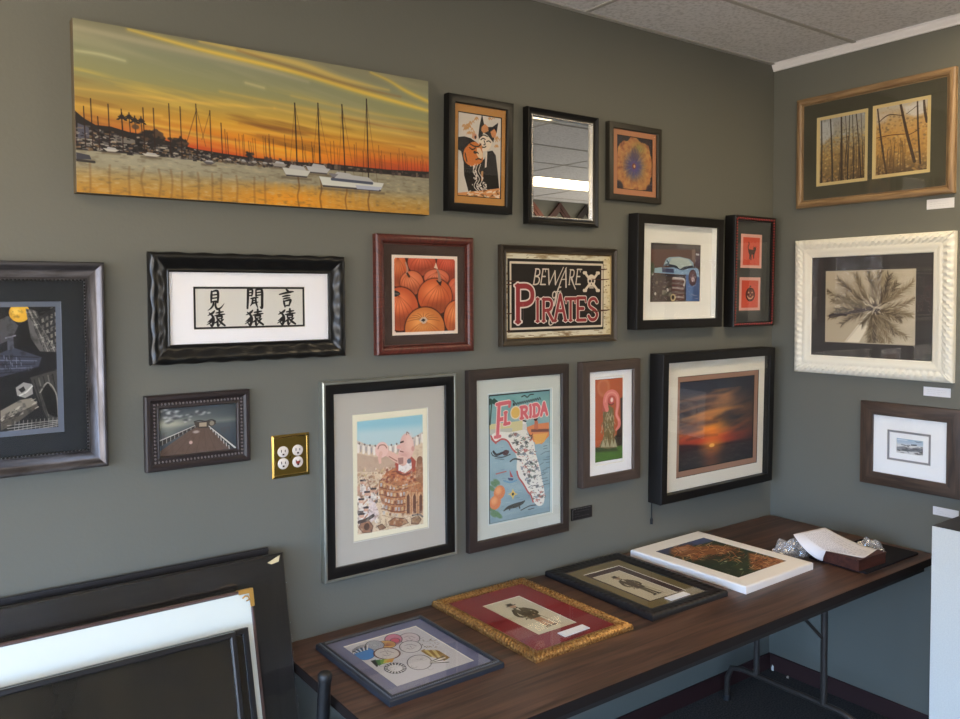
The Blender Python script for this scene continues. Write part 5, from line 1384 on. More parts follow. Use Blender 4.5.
xs = sorted({X0 - .12, X1 + .12, *[v for q in holes for v in q[:2]]}); ys = sorted({Y0 - .12, .12, *[v for q in holes for v in q[2:]]})
b = MB()
for i in range(len(xs) - 1):
    for j in range(len(ys) - 1):
        cx, cy = (xs[i] + xs[i + 1]) / 2, (ys[j] + ys[j + 1]) / 2
        if any(q[0] < cx < q[1] and q[2] < cy < q[3] for q in holes): continue
        b.box(xs[i], xs[i + 1], ys[j], ys[j + 1], H_ROOM, H_ROOM + .10)
structure('ceiling', b, ceil_material())
grid = MB(); k = GX - TX * 4
while k < X1:
    if k > X0:
        if k > 0: grid.box(k - .009, k + .009, Y0, GY + TY * -6, H_ROOM - .004, H_ROOM + .001).box(k - .009, k + .009, GY + TY * -5, 0, H_ROOM - .004, H_ROOM + .001)
        else: grid.box(k - .009, k + .009, Y0, 0, H_ROOM - .004, H_ROOM + .001)
    k += TX
k = GY
while k > Y0:
    grid.box(X0, X1, k - .009, k + .009, H_ROOM - .0045, H_ROOM + .001); k -= TY
grid.box(X0, X1, -.020, 0, H_ROOM - .005, H_ROOM + .001)
structure('trim_1', grid, pm('ceiling_grid_paint', (176, 172, 166), .6))
# white crown along the right wall
cr = MB(); prof = [(0, -.034), (-.008, -.033), (-.010, -.026), (-.019, -.014), (-.022, -.005), (-.028, -.003), (-.028, 0), (0, 0)]
va = [cr.bm.verts.new((x, RW_END, H_ROOM + z)) for x, z in prof]; vb = [cr.bm.verts.new((x, -.001, H_ROOM + z)) for x, z in prof]
cr.bm.faces.new(va); cr.bm.faces.new(vb[::-1])
for i in range(len(prof)): cr.bm.faces.new((va[i], vb[i], vb[(i + 1) % len(prof)], va[(i + 1) % len(prof)]))
structure('trim_2', cr, pm('white_trim_paint', (234, 230, 230), .5))
MAROON = pm('maroon_cove_base', (46, 21, 20), .6)
structure('baseboard_back', MB().box(X0, 0, -.010, 0, 0, .075, .003), MAROON)
structure('baseboard_right', MB().box(-.010, 0, RW_END, -.010, 0, .075, .003), MAROON)

DIFF = emis('light_diffuser', (1.0, .79, .50), LAMP)
WHITE_METAL = pm('white_fitting_metal', (206, 204, 198), .4)
for n_, (i, j) in enumerate(LIGHTS):
    x0, x1, y0, y1 = tile_rect(i, j); x0 += .013; x1 -= .013; y0 += .013; y1 -= .013
    r = empty('ceiling_light', ((x0 + x1) / 2, (y0 + y1) / 2, H_ROOM))
    hx, hy = (x1 - x0) / 2, (y1 - y0) / 2
    f = MB(); f.box(-hx, hx, -hy, -hy + .025, 0, .05).box(-hx, hx, hy - .025, hy, 0, .05).box(-hx, -hx + .025, -hy + .025, hy - .025, 0, .05).box(hx - .025, hx, -hy + .025, hy - .025, 0, .05).box(-hx, hx, -hy, hy, .05, .06)
    f.build('light_frame', WHITE_METAL, r)
    MB().box(-hx + .026, hx - .026, -hy + .026, hy - .026, .010, .016).build('diffuser', DIFF, r)
    tag(r, ['recessed fluorescent ceiling light nearest the picture corner', 'recessed fluorescent ceiling light seen as the bright band in the mirror', 'recessed fluorescent ceiling light to the right of the one seen in the mirror', 'recessed fluorescent ceiling light towards the shop window, left of the mirrored one', 'recessed fluorescent ceiling light above the far left of the picture wall', 'recessed fluorescent ceiling light in the back left, by the shop window', 'recessed fluorescent ceiling light just beyond the short right wall'][n_], 'ceiling light', 'ceiling lights')

# ---------------------------------------------------------------- pictures on the long wall
# stretched canvas panorama
o = (-2.978, -1.928, 2.042, 2.475)
P = Hung('canvas_print', 'wide frameless canvas of sailboats in a harbour at orange sunset', 'picture', o)
edge = pm('canvas_edge', (74, 70, 60), .7, vary=(9, (96, 80, 54)))
frame_ring('canvas_edge', P.w, P.h, [(0, 0), (0, .030), (.003, .034), (.02, .034), (.02, 0)], edge, P.root)
art_harbour(P.w, P.h).mesh('print', -P.w / 2 + .001, P.w / 2 - .001, .001, P.h - .001, -.0352, P.root, .90)

# masked figure with pumpkin
P = Hung('framed_print', 'black-framed halloween print with orange mat, horned figure holding pumpkin head', 'picture', (-1.851, -1.577, 2.064, 2.450), tilt=1.5)
frame_ring('frame', P.w, P.h, prof_flat(.028, .030), BLACK, P.root)
P.back(.028)
q = (-1.806, -1.621, 2.116, 2.397); lq = P.L(q)
board('mat', P.inner(.025), [lq], -.019, .0015, [pm('orange_mat', (184, 132, 68), .8), pm('dark_core', (40, 26, 20), .8)], P.root)
art_costume(lq[1] - lq[0], lq[3] - lq[2]).mesh('print', lq[0] - .001, lq[1] + .001, lq[2] - .001, lq[3] + .001, -.017, P.root)
pane(P.root, P.inner(.025), -.0225)

# mirror
P = Hung('wall_mirror', 'black-framed wall mirror with silver beaded edge, top row', 'mirror', (-1.506, -1.157, 2.037, 2.453), tilt=.25)
frame_ring('frame', P.w, P.h, prof_scoop(.024, .030), BLACK, P.root)
SILVER = pm('silver_leaf', (196, 192, 186), .25, 1.0)
iq = P.inner(.024)
frame_ring('silver_lip', P.w - .046, P.h - .046, [(0, .006), (0, .022), (.003, .0235), (.007, .018), (.007, .006)], SILVER, P.root).location = (0, 0, .023)
beads('silver_beading', (iq[0] + .003, iq[1] - .003, iq[2] + .003, iq[3] - .003), -.0225, .0075, .0034, SILVER, P.root)
m, nt, out = new_mat('mirror_silver'); g = nt.nodes.new('ShaderNodeBsdfGlossy'); g.inputs['Roughness'].default_value = .004; g.inputs['Color'].default_value = (.90, .91, .90, 1); nt.links.new(g.outputs[0], out.inputs[0])
MB().box(iq[0] - .002, iq[1] + .002, -.013, -.009, iq[2] - .002, iq[3] + .002).build('mirror_glass', m, P.root)
P.back(.024)

# mandala
P = Hung('framed_print', 'small dark-framed print of an orange and blue starburst in a tan mat', 'picture', (-1.093, -.796, 2.150, 2.452))
frame_ring('frame', P.w, P.h, prof_flat(.024, .025), pm('olive_black_wood', (44, 40, 32), .45, bump=(50, .2)), P.root)
P.back(.024)
lq = P.L((-1.043, -.841, 2.197, 2.407))
board('mat', P.inner(.021), [lq], -.015, .0015, [pm('tan_orange_mat', (180, 124, 90), .8), pm('dark_core', (40, 26, 20), .8)], P.root)
art_mandala(lq[1] - lq[0], lq[3] - lq[2]).mesh('print', lq[0] - .001, lq[1] + .001, lq[2] - .001, lq[3] + .001, -.013, P.root)
pane(P.root, P.inner(.021), -.018)

# calligraphy in a wavy black frame
P = Hung('framed_calligraphy', 'white calligraphy of three character pairs in a wavy glossy black frame', 'picture', (-2.805, -2.230, 1.596, 1.900))
wp = [(0.0, 0.0), (0.0, .022), (.004, .029), (.010, .032), (.018, .031), (.026, .027), (.034, .022), (.042, .019), (.048, .0185), (.050, .020), (.053, .019), (.053, .008), (.047, 0)]
def wavy(si, s, k, ins, d):
    c = math.cos(2 * PI * s / .078)
    if 1 <= k <= 7: return ins + .0012 * c * (1 if k < 3 else 0), d + .0017 * c * (1 if 2 <= k <= 6 else 0)
    return ins, d
frame_ring('frame', P.w, P.h, wp, pm('wavy_black_lacquer', (15, 15, 15), .28), P.root, seg=.006, disp=wavy, smooth=50)
P.back(.053)
lq = P.L((-2.687, -2.357, 1.688, 1.808)); e = .006
board('mat', P.inner(.050), [lq], -.0125, .0015, [pm('white_mat', (238, 236, 238), .8), CORE], P.root)
board('inner_mat', (lq[0] - .012, lq[1] + .012, lq[2] - .012, lq[3] + .012), [(lq[0] + e, lq[1] - e, lq[2] + e, lq[3] - e)], -.0108, .001, [pm('black_mat', (20, 18, 20), .8), pm('black_mat', (20, 18, 20), .8)], P.root)
art_calligraphy(lq[1] - lq[0], lq[3] - lq[2]).mesh('print', lq[0], lq[1], lq[2], lq[3], -.0095, P.root)
pane(P.root, P.inner(.050), -.016)

# pumpkins
P = Hung('framed_photo', 'photo of piled orange pumpkins in a red-brown striped wood frame', 'picture', (-2.120, -1.743, 1.591, 1.976))
frame_ring('frame', P.w, P.h, prof_round(.031, .030), grain('red_brown_wood', (68, 29, 23), (100, 46, 36), .35, 130, 8, bump=.3), P.root)
P.back(.031)
lq = P.L((-2.059, -1.801, 1.651, 1.913))
board('mat', P.inner(.028), [lq], -.013, .0015, [pm('dark_brown_mat', (58, 40, 33), .8), pm('dark_core2', (60, 42, 34), .8)], P.root)
art_pumpkins(lq[1] - lq[0], lq[3] - lq[2]).mesh('print', lq[0] - .001, lq[1] + .001, lq[2] - .001, lq[3] + .001, -.011, P.root)
pane(P.root, P.inner(.028), -.0165)

# pirates sign
P = Hung('framed_sign', 'framed black sign reading BEWARE of PIRATES with a skull', 'sign', (-1.622, -1.051, 1.599, 1.959))
frame_ring('frame', P.w, P.h, prof_scoop(.026, .026), grain('dark_bronze_wood', (44, 36, 28), (70, 60, 48), .4, 4, 60, metal=.2), P.root)
iq = P.inner(.024)
art_pirates(iq[1] - iq[0], iq[3] - iq[2]).mesh('print', iq[0], iq[1], iq[2], iq[3], -.0135, P.root)
frame_ring('gilt_slip', P.w - .046, P.h - .046, [(0, .008), (0, .0165), (.003, .017), (.006, .0145), (.006, .008)], pm('aged_gilt', (128, 104, 62), .4, .6), P.root).location = (0, 0, .023)
P.back(.026)

# truck in a shadow box
P = Hung('shadow_box_photo', 'deep black shadow box with white mat and photo of an old blue truck', 'picture', (-.971, -.437, 1.642, 2.103), tilt=1.0)
frame_ring('frame', P.w, P.h, [(0, 0), (0, .049), (.002, .052), (.036, .052), (.038, .050), (.038, .006), (.034, 0)], SATIN, P.root)
P.back(.036)
lq = P.L((-.861, -.547, 1.750, 1.993)); WM = pm('warm_white_mat', (229, 229, 224), .8)
board('mat', P.inner(.030), [lq], -.020, .002, [WM, CORE], P.root)
frame_ring('spacer', P.w - .074, P.h - .074, [(0, .0205), (0, .044), (.003, .044), (.003, .0205)], WM, P.root).location = (0, 0, .037)
art_truck(lq[1] - lq[0], lq[3] - lq[2]).mesh('print', lq[0] - .001, lq[1] + .001, lq[2] - .001, lq[3] + .001, -.0175, P.root)
pane(P.root, P.inner(.032), -.047)

# two cards in a narrow frame
P = Hung('shadow_box_cards', 'narrow black box frame with red beaded edge holding two orange halloween cards', 'picture', (-.361, -.064, 1.637, 2.129), tilt=1.0)
frame_ring('frame', P.w, P.h, [(0, 0), (0, .050), (.002, .053), (.010, .053), (.013, .050), (.022, .048), (.022, .008), (.018, 0)], BLACK, P.root)
P.back(.022)
RED = pm('red_bead_paint', (158, 52, 48), .4); PINK = pm('dark_bead_paint', (44, 20, 20), .4)
beads('red_beading', (-P.w / 2 + .013, P.w / 2 - .013, .012, P.h - .012), -.0525, .0062, .0042, [RED, PINK], P.root, alt=True, sq=(.8, .8, 1.2))
GM = pm('dark_grey_mat', (62, 64, 62), .8)
c1 = P.L((-.302, -.146, 1.898, 2.051)); c2 = P.L((-.306, -.150, 1.708, 1.859))
board('mat', P.inner(.018), [c1, c2], -.040, .0015, [GM, pm('grey_core', (80, 80, 78), .8)], P.root)
art_card(c1[1] - c1[0], c1[3] - c1[2], 'cat').mesh('card', c1[0], c1[1], c1[2], c1[3], -.038, P.root)
art_card(c2[1] - c2[0], c2[3] - c2[2], 'pumpkin').mesh('card', c2[0], c2[1], c2[2], c2[3], -.038, P.root)
pane(P.root, P.inner(.018), -.046)

# night rooftops, cut off by the left edge of the view
P = Hung('framed_comic_print', 'dark night cityscape print in a wide bronze frame, far left', 'picture', (-3.62, -2.917, 1.343, 1.868))
frame_ring('frame', P.w, P.h, prof_scoop(.046, .036), grain('bronze_leaf', (64, 60, 60), (104, 101, 104), .30, 6, 30, metal=.75, bump=.2), P.root)
P.back(.046)
beads('black_beading', (-P.w / 2 + .046, P.w / 2 - .046, .046, P.h - .046), -.0235, .0085, .0035, BLACK, P.root)
lq = P.L((-3.52, -3.016, 1.440, 1.769))
board('mat', P.inner(.043), [lq], -.016, .0015, [pm('blue_black_mat', (19, 25, 31), .8), pm('slate_core', (96, 104, 118), .8)], P.root)
art_rooftops(lq[1] - lq[0], lq[3] - lq[2]).mesh('print', lq[0] - .001, lq[1] + .001, lq[2] - .001, lq[3] + .001, -.014, P.root)
pane(P.root, P.inner(.043), -.0195)

# pier
P = Hung('framed_photo', 'small photo of a long pier in a dark beaded brown frame', 'picture', (-2.822, -2.535, 1.309, 1.514))
pw = grain('dark_walnut', (32, 25, 25), (46, 37, 37), .45, 4, 70)
frame_ring('frame', P.w, P.h, [(0, 0), (0, .021), (.004, .025), (.012, .025), (.016, .021), (.020, .019), (.030, .019), (.034, .021), (.037, .019), (.038, .012), (.036, 0)], pw, P.root)
beads('beading', (-P.w / 2 + .0245, P.w / 2 - .0245, .0245, P.h - .0245), -.0205, .0092, .0034, pm('pewter_bead', (104, 96, 96), .3), P.root, sq=(.8, .8, 1))
P.back(.036)
iq = P.inner(.036)
art_pier(iq[1] - iq[0], iq[3] - iq[2]).mesh('print', iq[0], iq[1], iq[2], iq[3], -.010, P.root)
pane(P.root, P.inner(.036), -.0145)

# brass outlet plate
P = Hung('outlet_plate', 'shiny brass wall plate with four round outlets', 'outlet', (-2.4641, -2.3457, 1.2409, 1.3691))
BRASS = pm('polished_brass', (176, 150, 86), .22, 1.0)
pl = [(0, 0), (0, .0025), (.005, .006), (.009, .006), (.0105, .0052), (.05, .0052)]
w2, h2 = P.w, P.h
frame_ring('plate_rim', w2, h2, [(0, 0), (0, .003), (.005, .007), (.008, .0065), (.010, .005), (.010, 0)], BRASS, P.root, smooth=25)
MB().box(-w2 / 2 + .009, w2 / 2 - .009, -.005, -.0005, .009, h2 - .009).build('plate', pm('brushed_brass', (132, 110, 54), .45, 1.0), P.root)
WP = pm('outlet_white', (216, 206, 196), .35); DK = pm('slot_dark', (40, 22, 18), .6); RD = pm('outlet_red', (150, 52, 40), .4)
for ix, fx in enumerate((-.026, .020)):
    for iz, fz in enumerate((.043, .078)):
        s = MB()
        s.tube([(fx, -.004, fz), (fx, -.0085, fz), (fx, -.0095, fz)], [.0165, .0165, .0150], 20)
        so = s.build('socket', WP, P.root, 40)
        d = MB()
        d.box(fx - .0075, fx - .0050, -.0100, -.0090, fz - .001, fz + .007).box(fx + .0045, fx + .0070, -.0100, -.0090, fz - .001, fz + .006).box(fx - .003, fx + .003, -.0100, -.0090, fz - .010, fz - .005)
        d.build('slots', DK, so)
        if ix == 1 and iz == 0:
            MB().box(fx - .006, fx + .005, -.0104, -.0092, fz - .005, fz + .003, .001).build('red_button', RD, so)
MB().tube([(-.003, -.005, .060), (-.003, -.0065, .060)], .0028, 10).build('screw', BRASS, P.root)

# arena comic
P = Hung('framed_print', 'comic print of a giant bald spectator over an arena, grey mat, black and silver frame', 'picture', (-2.311, -1.821, .902, 1.519))
frame_ring('silver_frame_edge', P.w, P.h, [(0, 0), (0, .027), (.003, .030), (.008, .030), (.010, .027), (.010, 0)], pm('silver_grey_edge', (150, 152, 142), .35, .7), P.root)
fo = frame_ring('frame', P.w - .018, P.h - .018, [(0, 0), (0, .028), (.003, .029), (.028, .024), (.031, .021), (.031, .010), (.028, 0)], BLACK, P.root); fo.location = (0, 0, .009)
P.back(.040)
lq = P.L((-2.207, -1.927, 1.007, 1.411))
board('mat', P.inner(.037), [lq], -.0150, .0015, [pm('warm_grey_mat', (178, 172, 160), .8), CORE], P.root)
art_arena(lq[1] - lq[0], lq[3] - lq[2]).mesh('print', lq[0] - .001, lq[1] + .001, lq[2] - .001, lq[3] + .001, -.013, P.root)
pane(P.root, P.inner(.037), -.0185)

# florida map
P = Hung('framed_poster', 'illustrated state map poster lettered FLORIDA in a flat dark brown frame', 'picture', (-1.767, -1.305, .890, 1.523))
frame_ring('frame', P.w, P.h, prof_flat(.036, .025), grain('dark_brown_flat', (36, 28, 25), (53, 42, 37), .5, 5, 60), P.root)
P.back(.036)
lq = P.L((-1.674, -1.391, .976, 1.432))
board('mat', P.inner(.033), [(lq[0] - .006, lq[1] + .012, lq[2] - .006, lq[3] + .006)], -.0150, .0015, [pm('pale_sage_mat', (190, 194, 184), .8), CORE], P.root)
board('inner_mat', (lq[0] - .02, lq[1] + .02, lq[2] - .02, lq[3] + .02), [lq], -.0132, .001, [pm('pale_blue_mat', (186, 200, 198), .8), pm('teal_core', (70, 110, 110), .8)], P.root)
art_florida(lq[1] - lq[0], lq[3] - lq[2]).mesh('print', lq[0] - .001, lq[1] + .001, lq[2] - .001, lq[3] + .001, -.0118, P.root)
pane(P.root, P.inner(.033), -.0185)

# pink bird
P = Hung('framed_print', 'tall narrow print of a pink bird on orange, white mat, brown frame', 'picture', (-1.242, -.925, 1.042, 1.525))
frame_ring('frame', P.w, P.h, prof_flat(.040, .032), grain('mid_brown_flat', (60, 49, 43), (77, 63, 55), .5, 5, 60), P.root)
P.back(.040)
lq = P.L((-1.166, -1.010, 1.131, 1.453))
board('mat', P.inner(.037), [(lq[0], lq[1], lq[2] - .013, lq[3] + .010)], -.0200, .003, [pm('cool_white_mat', (234, 234, 233), .8), CORE], P.root)
art_bird(lq[1] - lq[0], lq[3] - lq[2]).mesh('print', lq[0], lq[1], lq[2], lq[3], -.0165, P.root)
MB().box(lq[0] - .01, lq[1] + .01, -.0160, -.0150, lq[2] - .02, lq[3] + .02).build('backing_mat', pm('cool_white_mat', (234, 234, 233), .8), P.root)
pane(P.root, P.inner(.037), -.0245)

# little black label under it
P = Hung('name_plaque', 'little black name plaque beside the bottom of the map poster', 'label', (-1.276, -1.167, .918, .965))
MB().box(-P.w / 2, P.w / 2, -.006, 0, 0, P.h, .0015).build('plaque', pm('plaque_black', (26, 24, 26), .4), P.root)
art_notes(P.w - .01, P.h - .008, 3, (130, 130, 134), (28, 26, 28), 3, 1600).mesh('lettering', -P.w / 2 + .005, P.w / 2 - .005, .004, P.h - .004, -.0071, P.root)

# sunset in a deep box, with a pull cord
P = Hung('shadow_box_photo', 'deep black shadow box with cream mat and a dark red sea sunset', 'picture', (-.846, -.091, .926, 1.540), tilt=1.0)
frame_ring('frame', P.w, P.h, [(0, 0), (0, .068), (.002, .071), (.034, .071), (.036, .069), (.036, .006), (.032, 0)], SATIN, P.root)
P.back(.034)
l2 = P.L((-.723, -.170, 1.015, 1.440)); lq = P.L((-.705, -.197, 1.040, 1.417))
CM = pm('cream_mat', (224, 219, 204), .8)
board('mat', P.inner(.030), [l2], -.042, .002, [CM, pm('dark_core', (40, 26, 20), .8)], P.root)
board('inner_mat', (l2[0] - .01, l2[1] + .01, l2[2] - .01, l2[3] + .01), [lq], -.0390, .002, [pm('taupe_mat', (152, 116, 96), .8), pm('dark_core', (40, 26, 20), .8)], P.root)
art_sunset(lq[1] - lq[0], lq[3] - lq[2]).mesh('print', lq[0] - .001, lq[1] + .001, lq[2] - .001, lq[3] + .001, -.0365, P.root, 1.25)
pane(P.root, P.inner(.032), -.064)
cx = -P.w / 2 + .012
c = MB().tube([(cx, -.010, .03), (cx, -.010, -.02), (cx + .002, -.010, -.07)], .0022, 8).build('pull_cord', pm('cord_black', (26, 26, 30), .6), P.root, 60)
MB().tube([(cx + .002, -.010, -.066), (cx + .002, -.010, -.074), (cx + .002, -.010, -.092)], [.003, .006, .0055], 10).build('cord_weight', pm('cord_black', (26, 26, 30), .6), c, 60)

# ---------------------------------------------------------------- pictures on the short wall
P = Hung('framed_photo_pair', 'two golden autumn woodland photos side by side in one honey-wood frame', 'picture', (-.131, -.805, 2.167, 2.652), 'r')
frame_ring('frame', P.w, P.h, prof_round(.033, .028), grain('honey_wood', (114, 88, 62), (156, 128, 92), .4, 5, 60), P.root)
P.back(.033)
p1 = P.L((-.226, -.458, 2.256, 2.558)); p2 = P.L((-.478, -.712, 2.259, 2.562))
board('mat', P.inner(.028), [p1, p2], -.0145, .0015, [pm('deep_olive_mat', (62, 60, 46), .8), pm('straw_core', (190, 172, 124), .8)], P.root)
STRAW = pm('straw_mat', (196, 176, 126), .8); sb = .013
for q, k in ((p1, 0), (p2, 1)):
    qi = (q[0] + sb, q[1] - sb, q[2] + sb, q[3] - sb)
    board('inner_mat', (q[0] - .012, q[1] + .012, q[2] - .012, q[3] + .012), [qi], -.0128, .001, [STRAW, STRAW], P.root)
    art_wood(qi[1] - qi[0], qi[3] - qi[2], k).mesh('print', qi[0] - .001, qi[1] + .001, qi[2] - .001, qi[3] + .001, -.0115, P.root)
pane(P.root, P.inner(.028), -.0180)

P = Hung('framed_photo', 'sepia palm tree photo in a wide carved white frame', 'picture', (-.130, -.813, 1.429, 2.022), 'r')
wf = [(0, 0), (0, .020), (.004, .027), (.012, .033), (.022, .036), (.032, .034), (.040, .028), (.044, .026), (.048, .028), (.060, .025), (.072, .020), (.076, .021), (.080, .018), (.081, .008), (.076, 0)]
def carve(si, s, k, ins, d):
    if 2 <= k <= 6:
        ph = (s - (ins - .02) * 1.2) / .030
        c = abs(math.sin(PI * ph)); return ins, d - .010 * (1 - c) * (1.0 if 3 <= k <= 5 else .5)
    return ins, d
frame_ring('frame', P.w, P.h, wf, grain('distressed_white', (226, 222, 208), (120, 98, 74), .55, 26, 130, bump=.25, lo=.72, hi=.76), P.root, seg=.0045, disp=carve, smooth=60)
P.back(.080)
lq = P.L((-.276, -.665, 1.569, 1.881))
board('mat', P.inner(.076), [lq], -.0145, .0015, [pm('charcoal_mat', (56, 52, 50), .8), pm('tan_core', (160, 146, 124), .8)], P.root)
art_palm(lq[1] - lq[0], lq[3] - lq[2]).mesh('print', lq[0] - .001, lq[1] + .001, lq[2] - .001, lq[3] + .001, -.0128, P.root)
pane(P.root, P.inner(.076), -.0178)

P = Hung('framed_print', 'tiny beach print in a wide white mat and flat walnut frame', 'picture', (-.446, -.848, .978, 1.327), 'r')
frame_ring('frame', P.w, P.h, prof_flat(.054, .024), grain('walnut_flat', (44, 34, 28), (80, 62, 49), .5, 4, 50), P.root)
P.back(.054)
lq = P.L((-.556, -.732, 1.090, 1.217)); lt = P.L((-.594, -.701, 1.125, 1.186))
board('mat', P.inner(.050), [lq], -.0135, .0015, [pm('cool_white_mat', (234, 234, 233), .8), CORE], P.root)
GE = pm('pewter_grey_mat', (136, 134, 136), .8); e = .009
board('inner_mat', (lq[0] - .008, lq[1] + .008, lq[2] - .008, lq[3] + .008), [(lq[0] + e, lq[1] - e, lq[2] + e, lq[3] - e)], -.0118, .001, [GE, GE], P.root)
board('print_margin', (lq[0], lq[1], lq[2], lq[3]), [lt], -.0105, .0008, [pm('cool_white_mat', (234, 234, 233), .8), CORE], P.root)
art_beach(lt[1] - lt[0], lt[3] - lt[2]).mesh('print', lt[0] - .001, lt[1] + .001, lt[2] - .001, lt[3] + .001, -.0095, P.root)
pane(P.root, P.inner(.050), -.0170)

for n_, (r, lb) in enumerate((((-.696, -.799, 2.113, 2.152), 'white title card under the woodland photo pair'), ((-.695, -.798, 1.370, 1.406), 'white title card under the carved white palm frame'), ((-.739, -.835, .897, .930), 'white title card under the tiny beach print'))):
    P = Hung('title_card', lb, 'label', r, 'r', 'title cards on the short wall')
    MB().box(-P.w / 2, P.w / 2, -.0022, .001, 0, P.h).build('card', pm('card_white', (222, 222, 226), .6), P.root)
    art_notes(P.w - .008, P.h - .006, 3, (168, 168, 176), (222, 222, 226), 5 + n_, 1500).mesh('lettering', -P.w / 2 + .004, P.w / 2 - .004, .003, P.h - .003, -.0032, P.root)

# ---------------------------------------------------------------- folding table
T = empty('folding_table', (-1.233, -.385, 0)); tag(T, 'long folding table with walnut laminate top along the back wall', 'table')
TX0, TX1, TY0, TY1 = -2.460, -.012, -.768, -.003
def rrect(x0, x1, y0, y1, r, n=5):
    pts = []
    for cx, cy, a in ((x1 - r, y1 - r, 0), (x0 + r, y1 - r, 90), (x0 + r, y0 + r, 180), (x1 - r, y0 + r, 270)):
        for i in range(n + 1):
            t = math.radians(a + 90 * i / n); pts.append((cx + r * math.cos(t), cy + r * math.sin(t)))
    return pts
def TL(x, y): return (x + 1.233, y + .385)
top = MB(); top.prism([TL(*p) for p in rrect(TX0 + .002, TX1 - .002, TY0 + .002, TY1 - .002, .035)], TT - .028, TT)
walnut = grain('walnut_laminate', (44, 30, 24), (92, 66, 53), .40, 2.2, 42, coords='Object', bump=0.03, lo=.36, hi=.64)
top.build('tabletop', walnut, T)
eb = MB()
for sgn in (0,):
    po = [TL(*p) for p in rrect(TX0, TX1, TY0, TY1, .037)]; pi_ = [TL(*p) for p in rrect(TX0 + .002, TX1 - .002, TY0 + .002, TY1 - .002, .035)]
    n = len(po); A = [eb.bm.verts.new((x, y, TT - .029)) for x, y in po]; B = [eb.bm.verts.new((x, y, TT - .001)) for x, y in po]; C_ = [eb.bm.verts.new((x, y, TT - .001)) for x, y in pi_]; D_ = [eb.bm.verts.new((x, y, TT - .029)) for x, y in pi_]
    for i in range(n):
        j = (i + 1) % n
        eb.bm.faces.new((A[i], A[j], B[j], B[i])); eb.bm.faces.new((B[i], B[j], C_[j], C_[i])); eb.bm.faces.new((C_[i], C_[j], D_[j], D_[i])); eb.bm.faces.new((D_[i], D_[j], A[j], A[i]))
eb.build('edge_band', pm('edge_band_brown', (27, 20, 18), .8, spec=.2), T, 40)
STEEL = pm('brown_steel_tube', (58, 52, 48), .45, .3)
ap = MB(); ax0, ax1, ay0, ay1 = TX0 + .04, TX1 - .04, TY0 + .035, TY1 - .035
for (x0, x1, y0, y1) in ((ax0, ax1, ay0, ay0 + .018), (ax0, ax1, ay1 - .018, ay1), (ax0, ax0 + .018, ay0 + .018, ay1 - .018), (ax1 - .018, ax1, ay0 + .018, ay1 - .018)):
    a = TL(x0, y0); c = TL(x1, y1); ap.box(a[0], c[0], a[1], c[1], TT - .066, TT - .028)
ap.build('apron', pm('apron_taupe', (44, 40, 37), .8, spec=.2), T)
def leg_set(x, sgn):
    ya, yb = -.225, -.530
    for y in (ya, yb):
        MB().tube([(*TL(x, y), TT - .028), (*TL(x, y), .165)], .013, 12).build('leg', STEEL, T, 50)
    MB().tube([(*TL(x, -.075), .012), (*TL(x, -.078), .10), (*TL(x, -.10), .150), (*TL(x, -.15), .163), (*TL(x, -.60), .163), (*TL(x, -.655), .150), (*TL(x, -.677), .10), (*TL(x, -.680), .012)], .012, 10).build('foot_rail', STEEL, T, 50)
    for y in (-.075, -.680):
        MB().tube([(*TL(x, y), 0), (*TL(x, y), .022)], .017, 12).build('foot_cap', pm('foot_rubber', (24, 24, 26), .7), T, 50)
    MB().tube([(*TL(x, yb), .42), (*TL(x - sgn * .26, yb + .10), TT - .030)], .007, 8).build('brace', STEEL, T, 50)
leg_set(-.42, 1); leg_set(-2.05, -1)

# ---------------------------------------------------------------- things on the table
P = Flat('framed_drawing', 'slate-blue framed drawing of coloured round faces lying on the table, leftmost', 'picture', .368, .428, -2.186, -.519, TT, 0.6)
SLATE = pm('slate_blue_frame', (39, 43, 51), .4, bump=(40, .1))
frame_ring('frame', P.w, P.h, [(0, 0), (0, .014), (.003, .017), (.007, .018), (.011, .017), (.014, .0205), (.018, .0205), (.020, .018), (.020, .008), (.017, 0)], SLATE, P.root)
beads('beading', (-P.w / 2 + .009, P.w / 2 - .009, .009, P.h - .009), -.0178, .0066, .0026, pm('slate_bead', (78, 82, 90), .35), P.root)
P.back(.020); lq = (-.125, .125, .062, .367)
board('mat', P.inner(.017), [lq], -.0138, .0015, [pm('lavender_blue_mat', (104, 108, 142), .8), CORE], P.root)
art_balloons(lq[1] - lq[0], lq[3] - lq[2]).mesh('print', lq[0] - .001, lq[1] + .001, lq[2] - .001, lq[3] + .001, -.0118, P.root)
pane(P.root, P.inner(.017), -.0172)

def gold_carve(si, s, k, ins, d):
    if 1 <= k <= 7:
        a = math.sin(2 * PI * s / .0150 + k * 1.9) * math.cos(k * 1.5); return ins, d + .0036 * a
    return ins, d
P = Flat('framed_print', 'ornate gold frame with red mat and standing man print lying on the table', 'picture', .396, .538, -1.716, -.550, TT, 0.3)
gp = [(0, 0), (0, .010), (.003, .014), (.008, .017), (.014, .019), (.020, .019), (.026, .017), (.031, .0145), (.036, .014), (.039, .013), (.039, .006), (.036, 0)]
frame_ring('frame', P.w, P.h, gp, pm('ornate_gold', (206, 162, 102), .36, .8, bump=(300, .4), vary=(150, (120, 76, 38))), P.root, seg=.0018, disp=gold_carve, smooth=50)
P.back(.038); lq = (-.078, .078, .128, .414)
board('mat', P.inner(.035), [lq], -.0100, .0015, [pm('crimson_mat', (126, 24, 30), .8), CORE], P.root)
art_gentleman(lq[1] - lq[0], lq[3] - lq[2], False).mesh('print', lq[0] - .001, lq[1] + .001, lq[2] - .001, lq[3] + .001, -.008, P.root)
pane(P.root, P.inner(.035), -.0128)

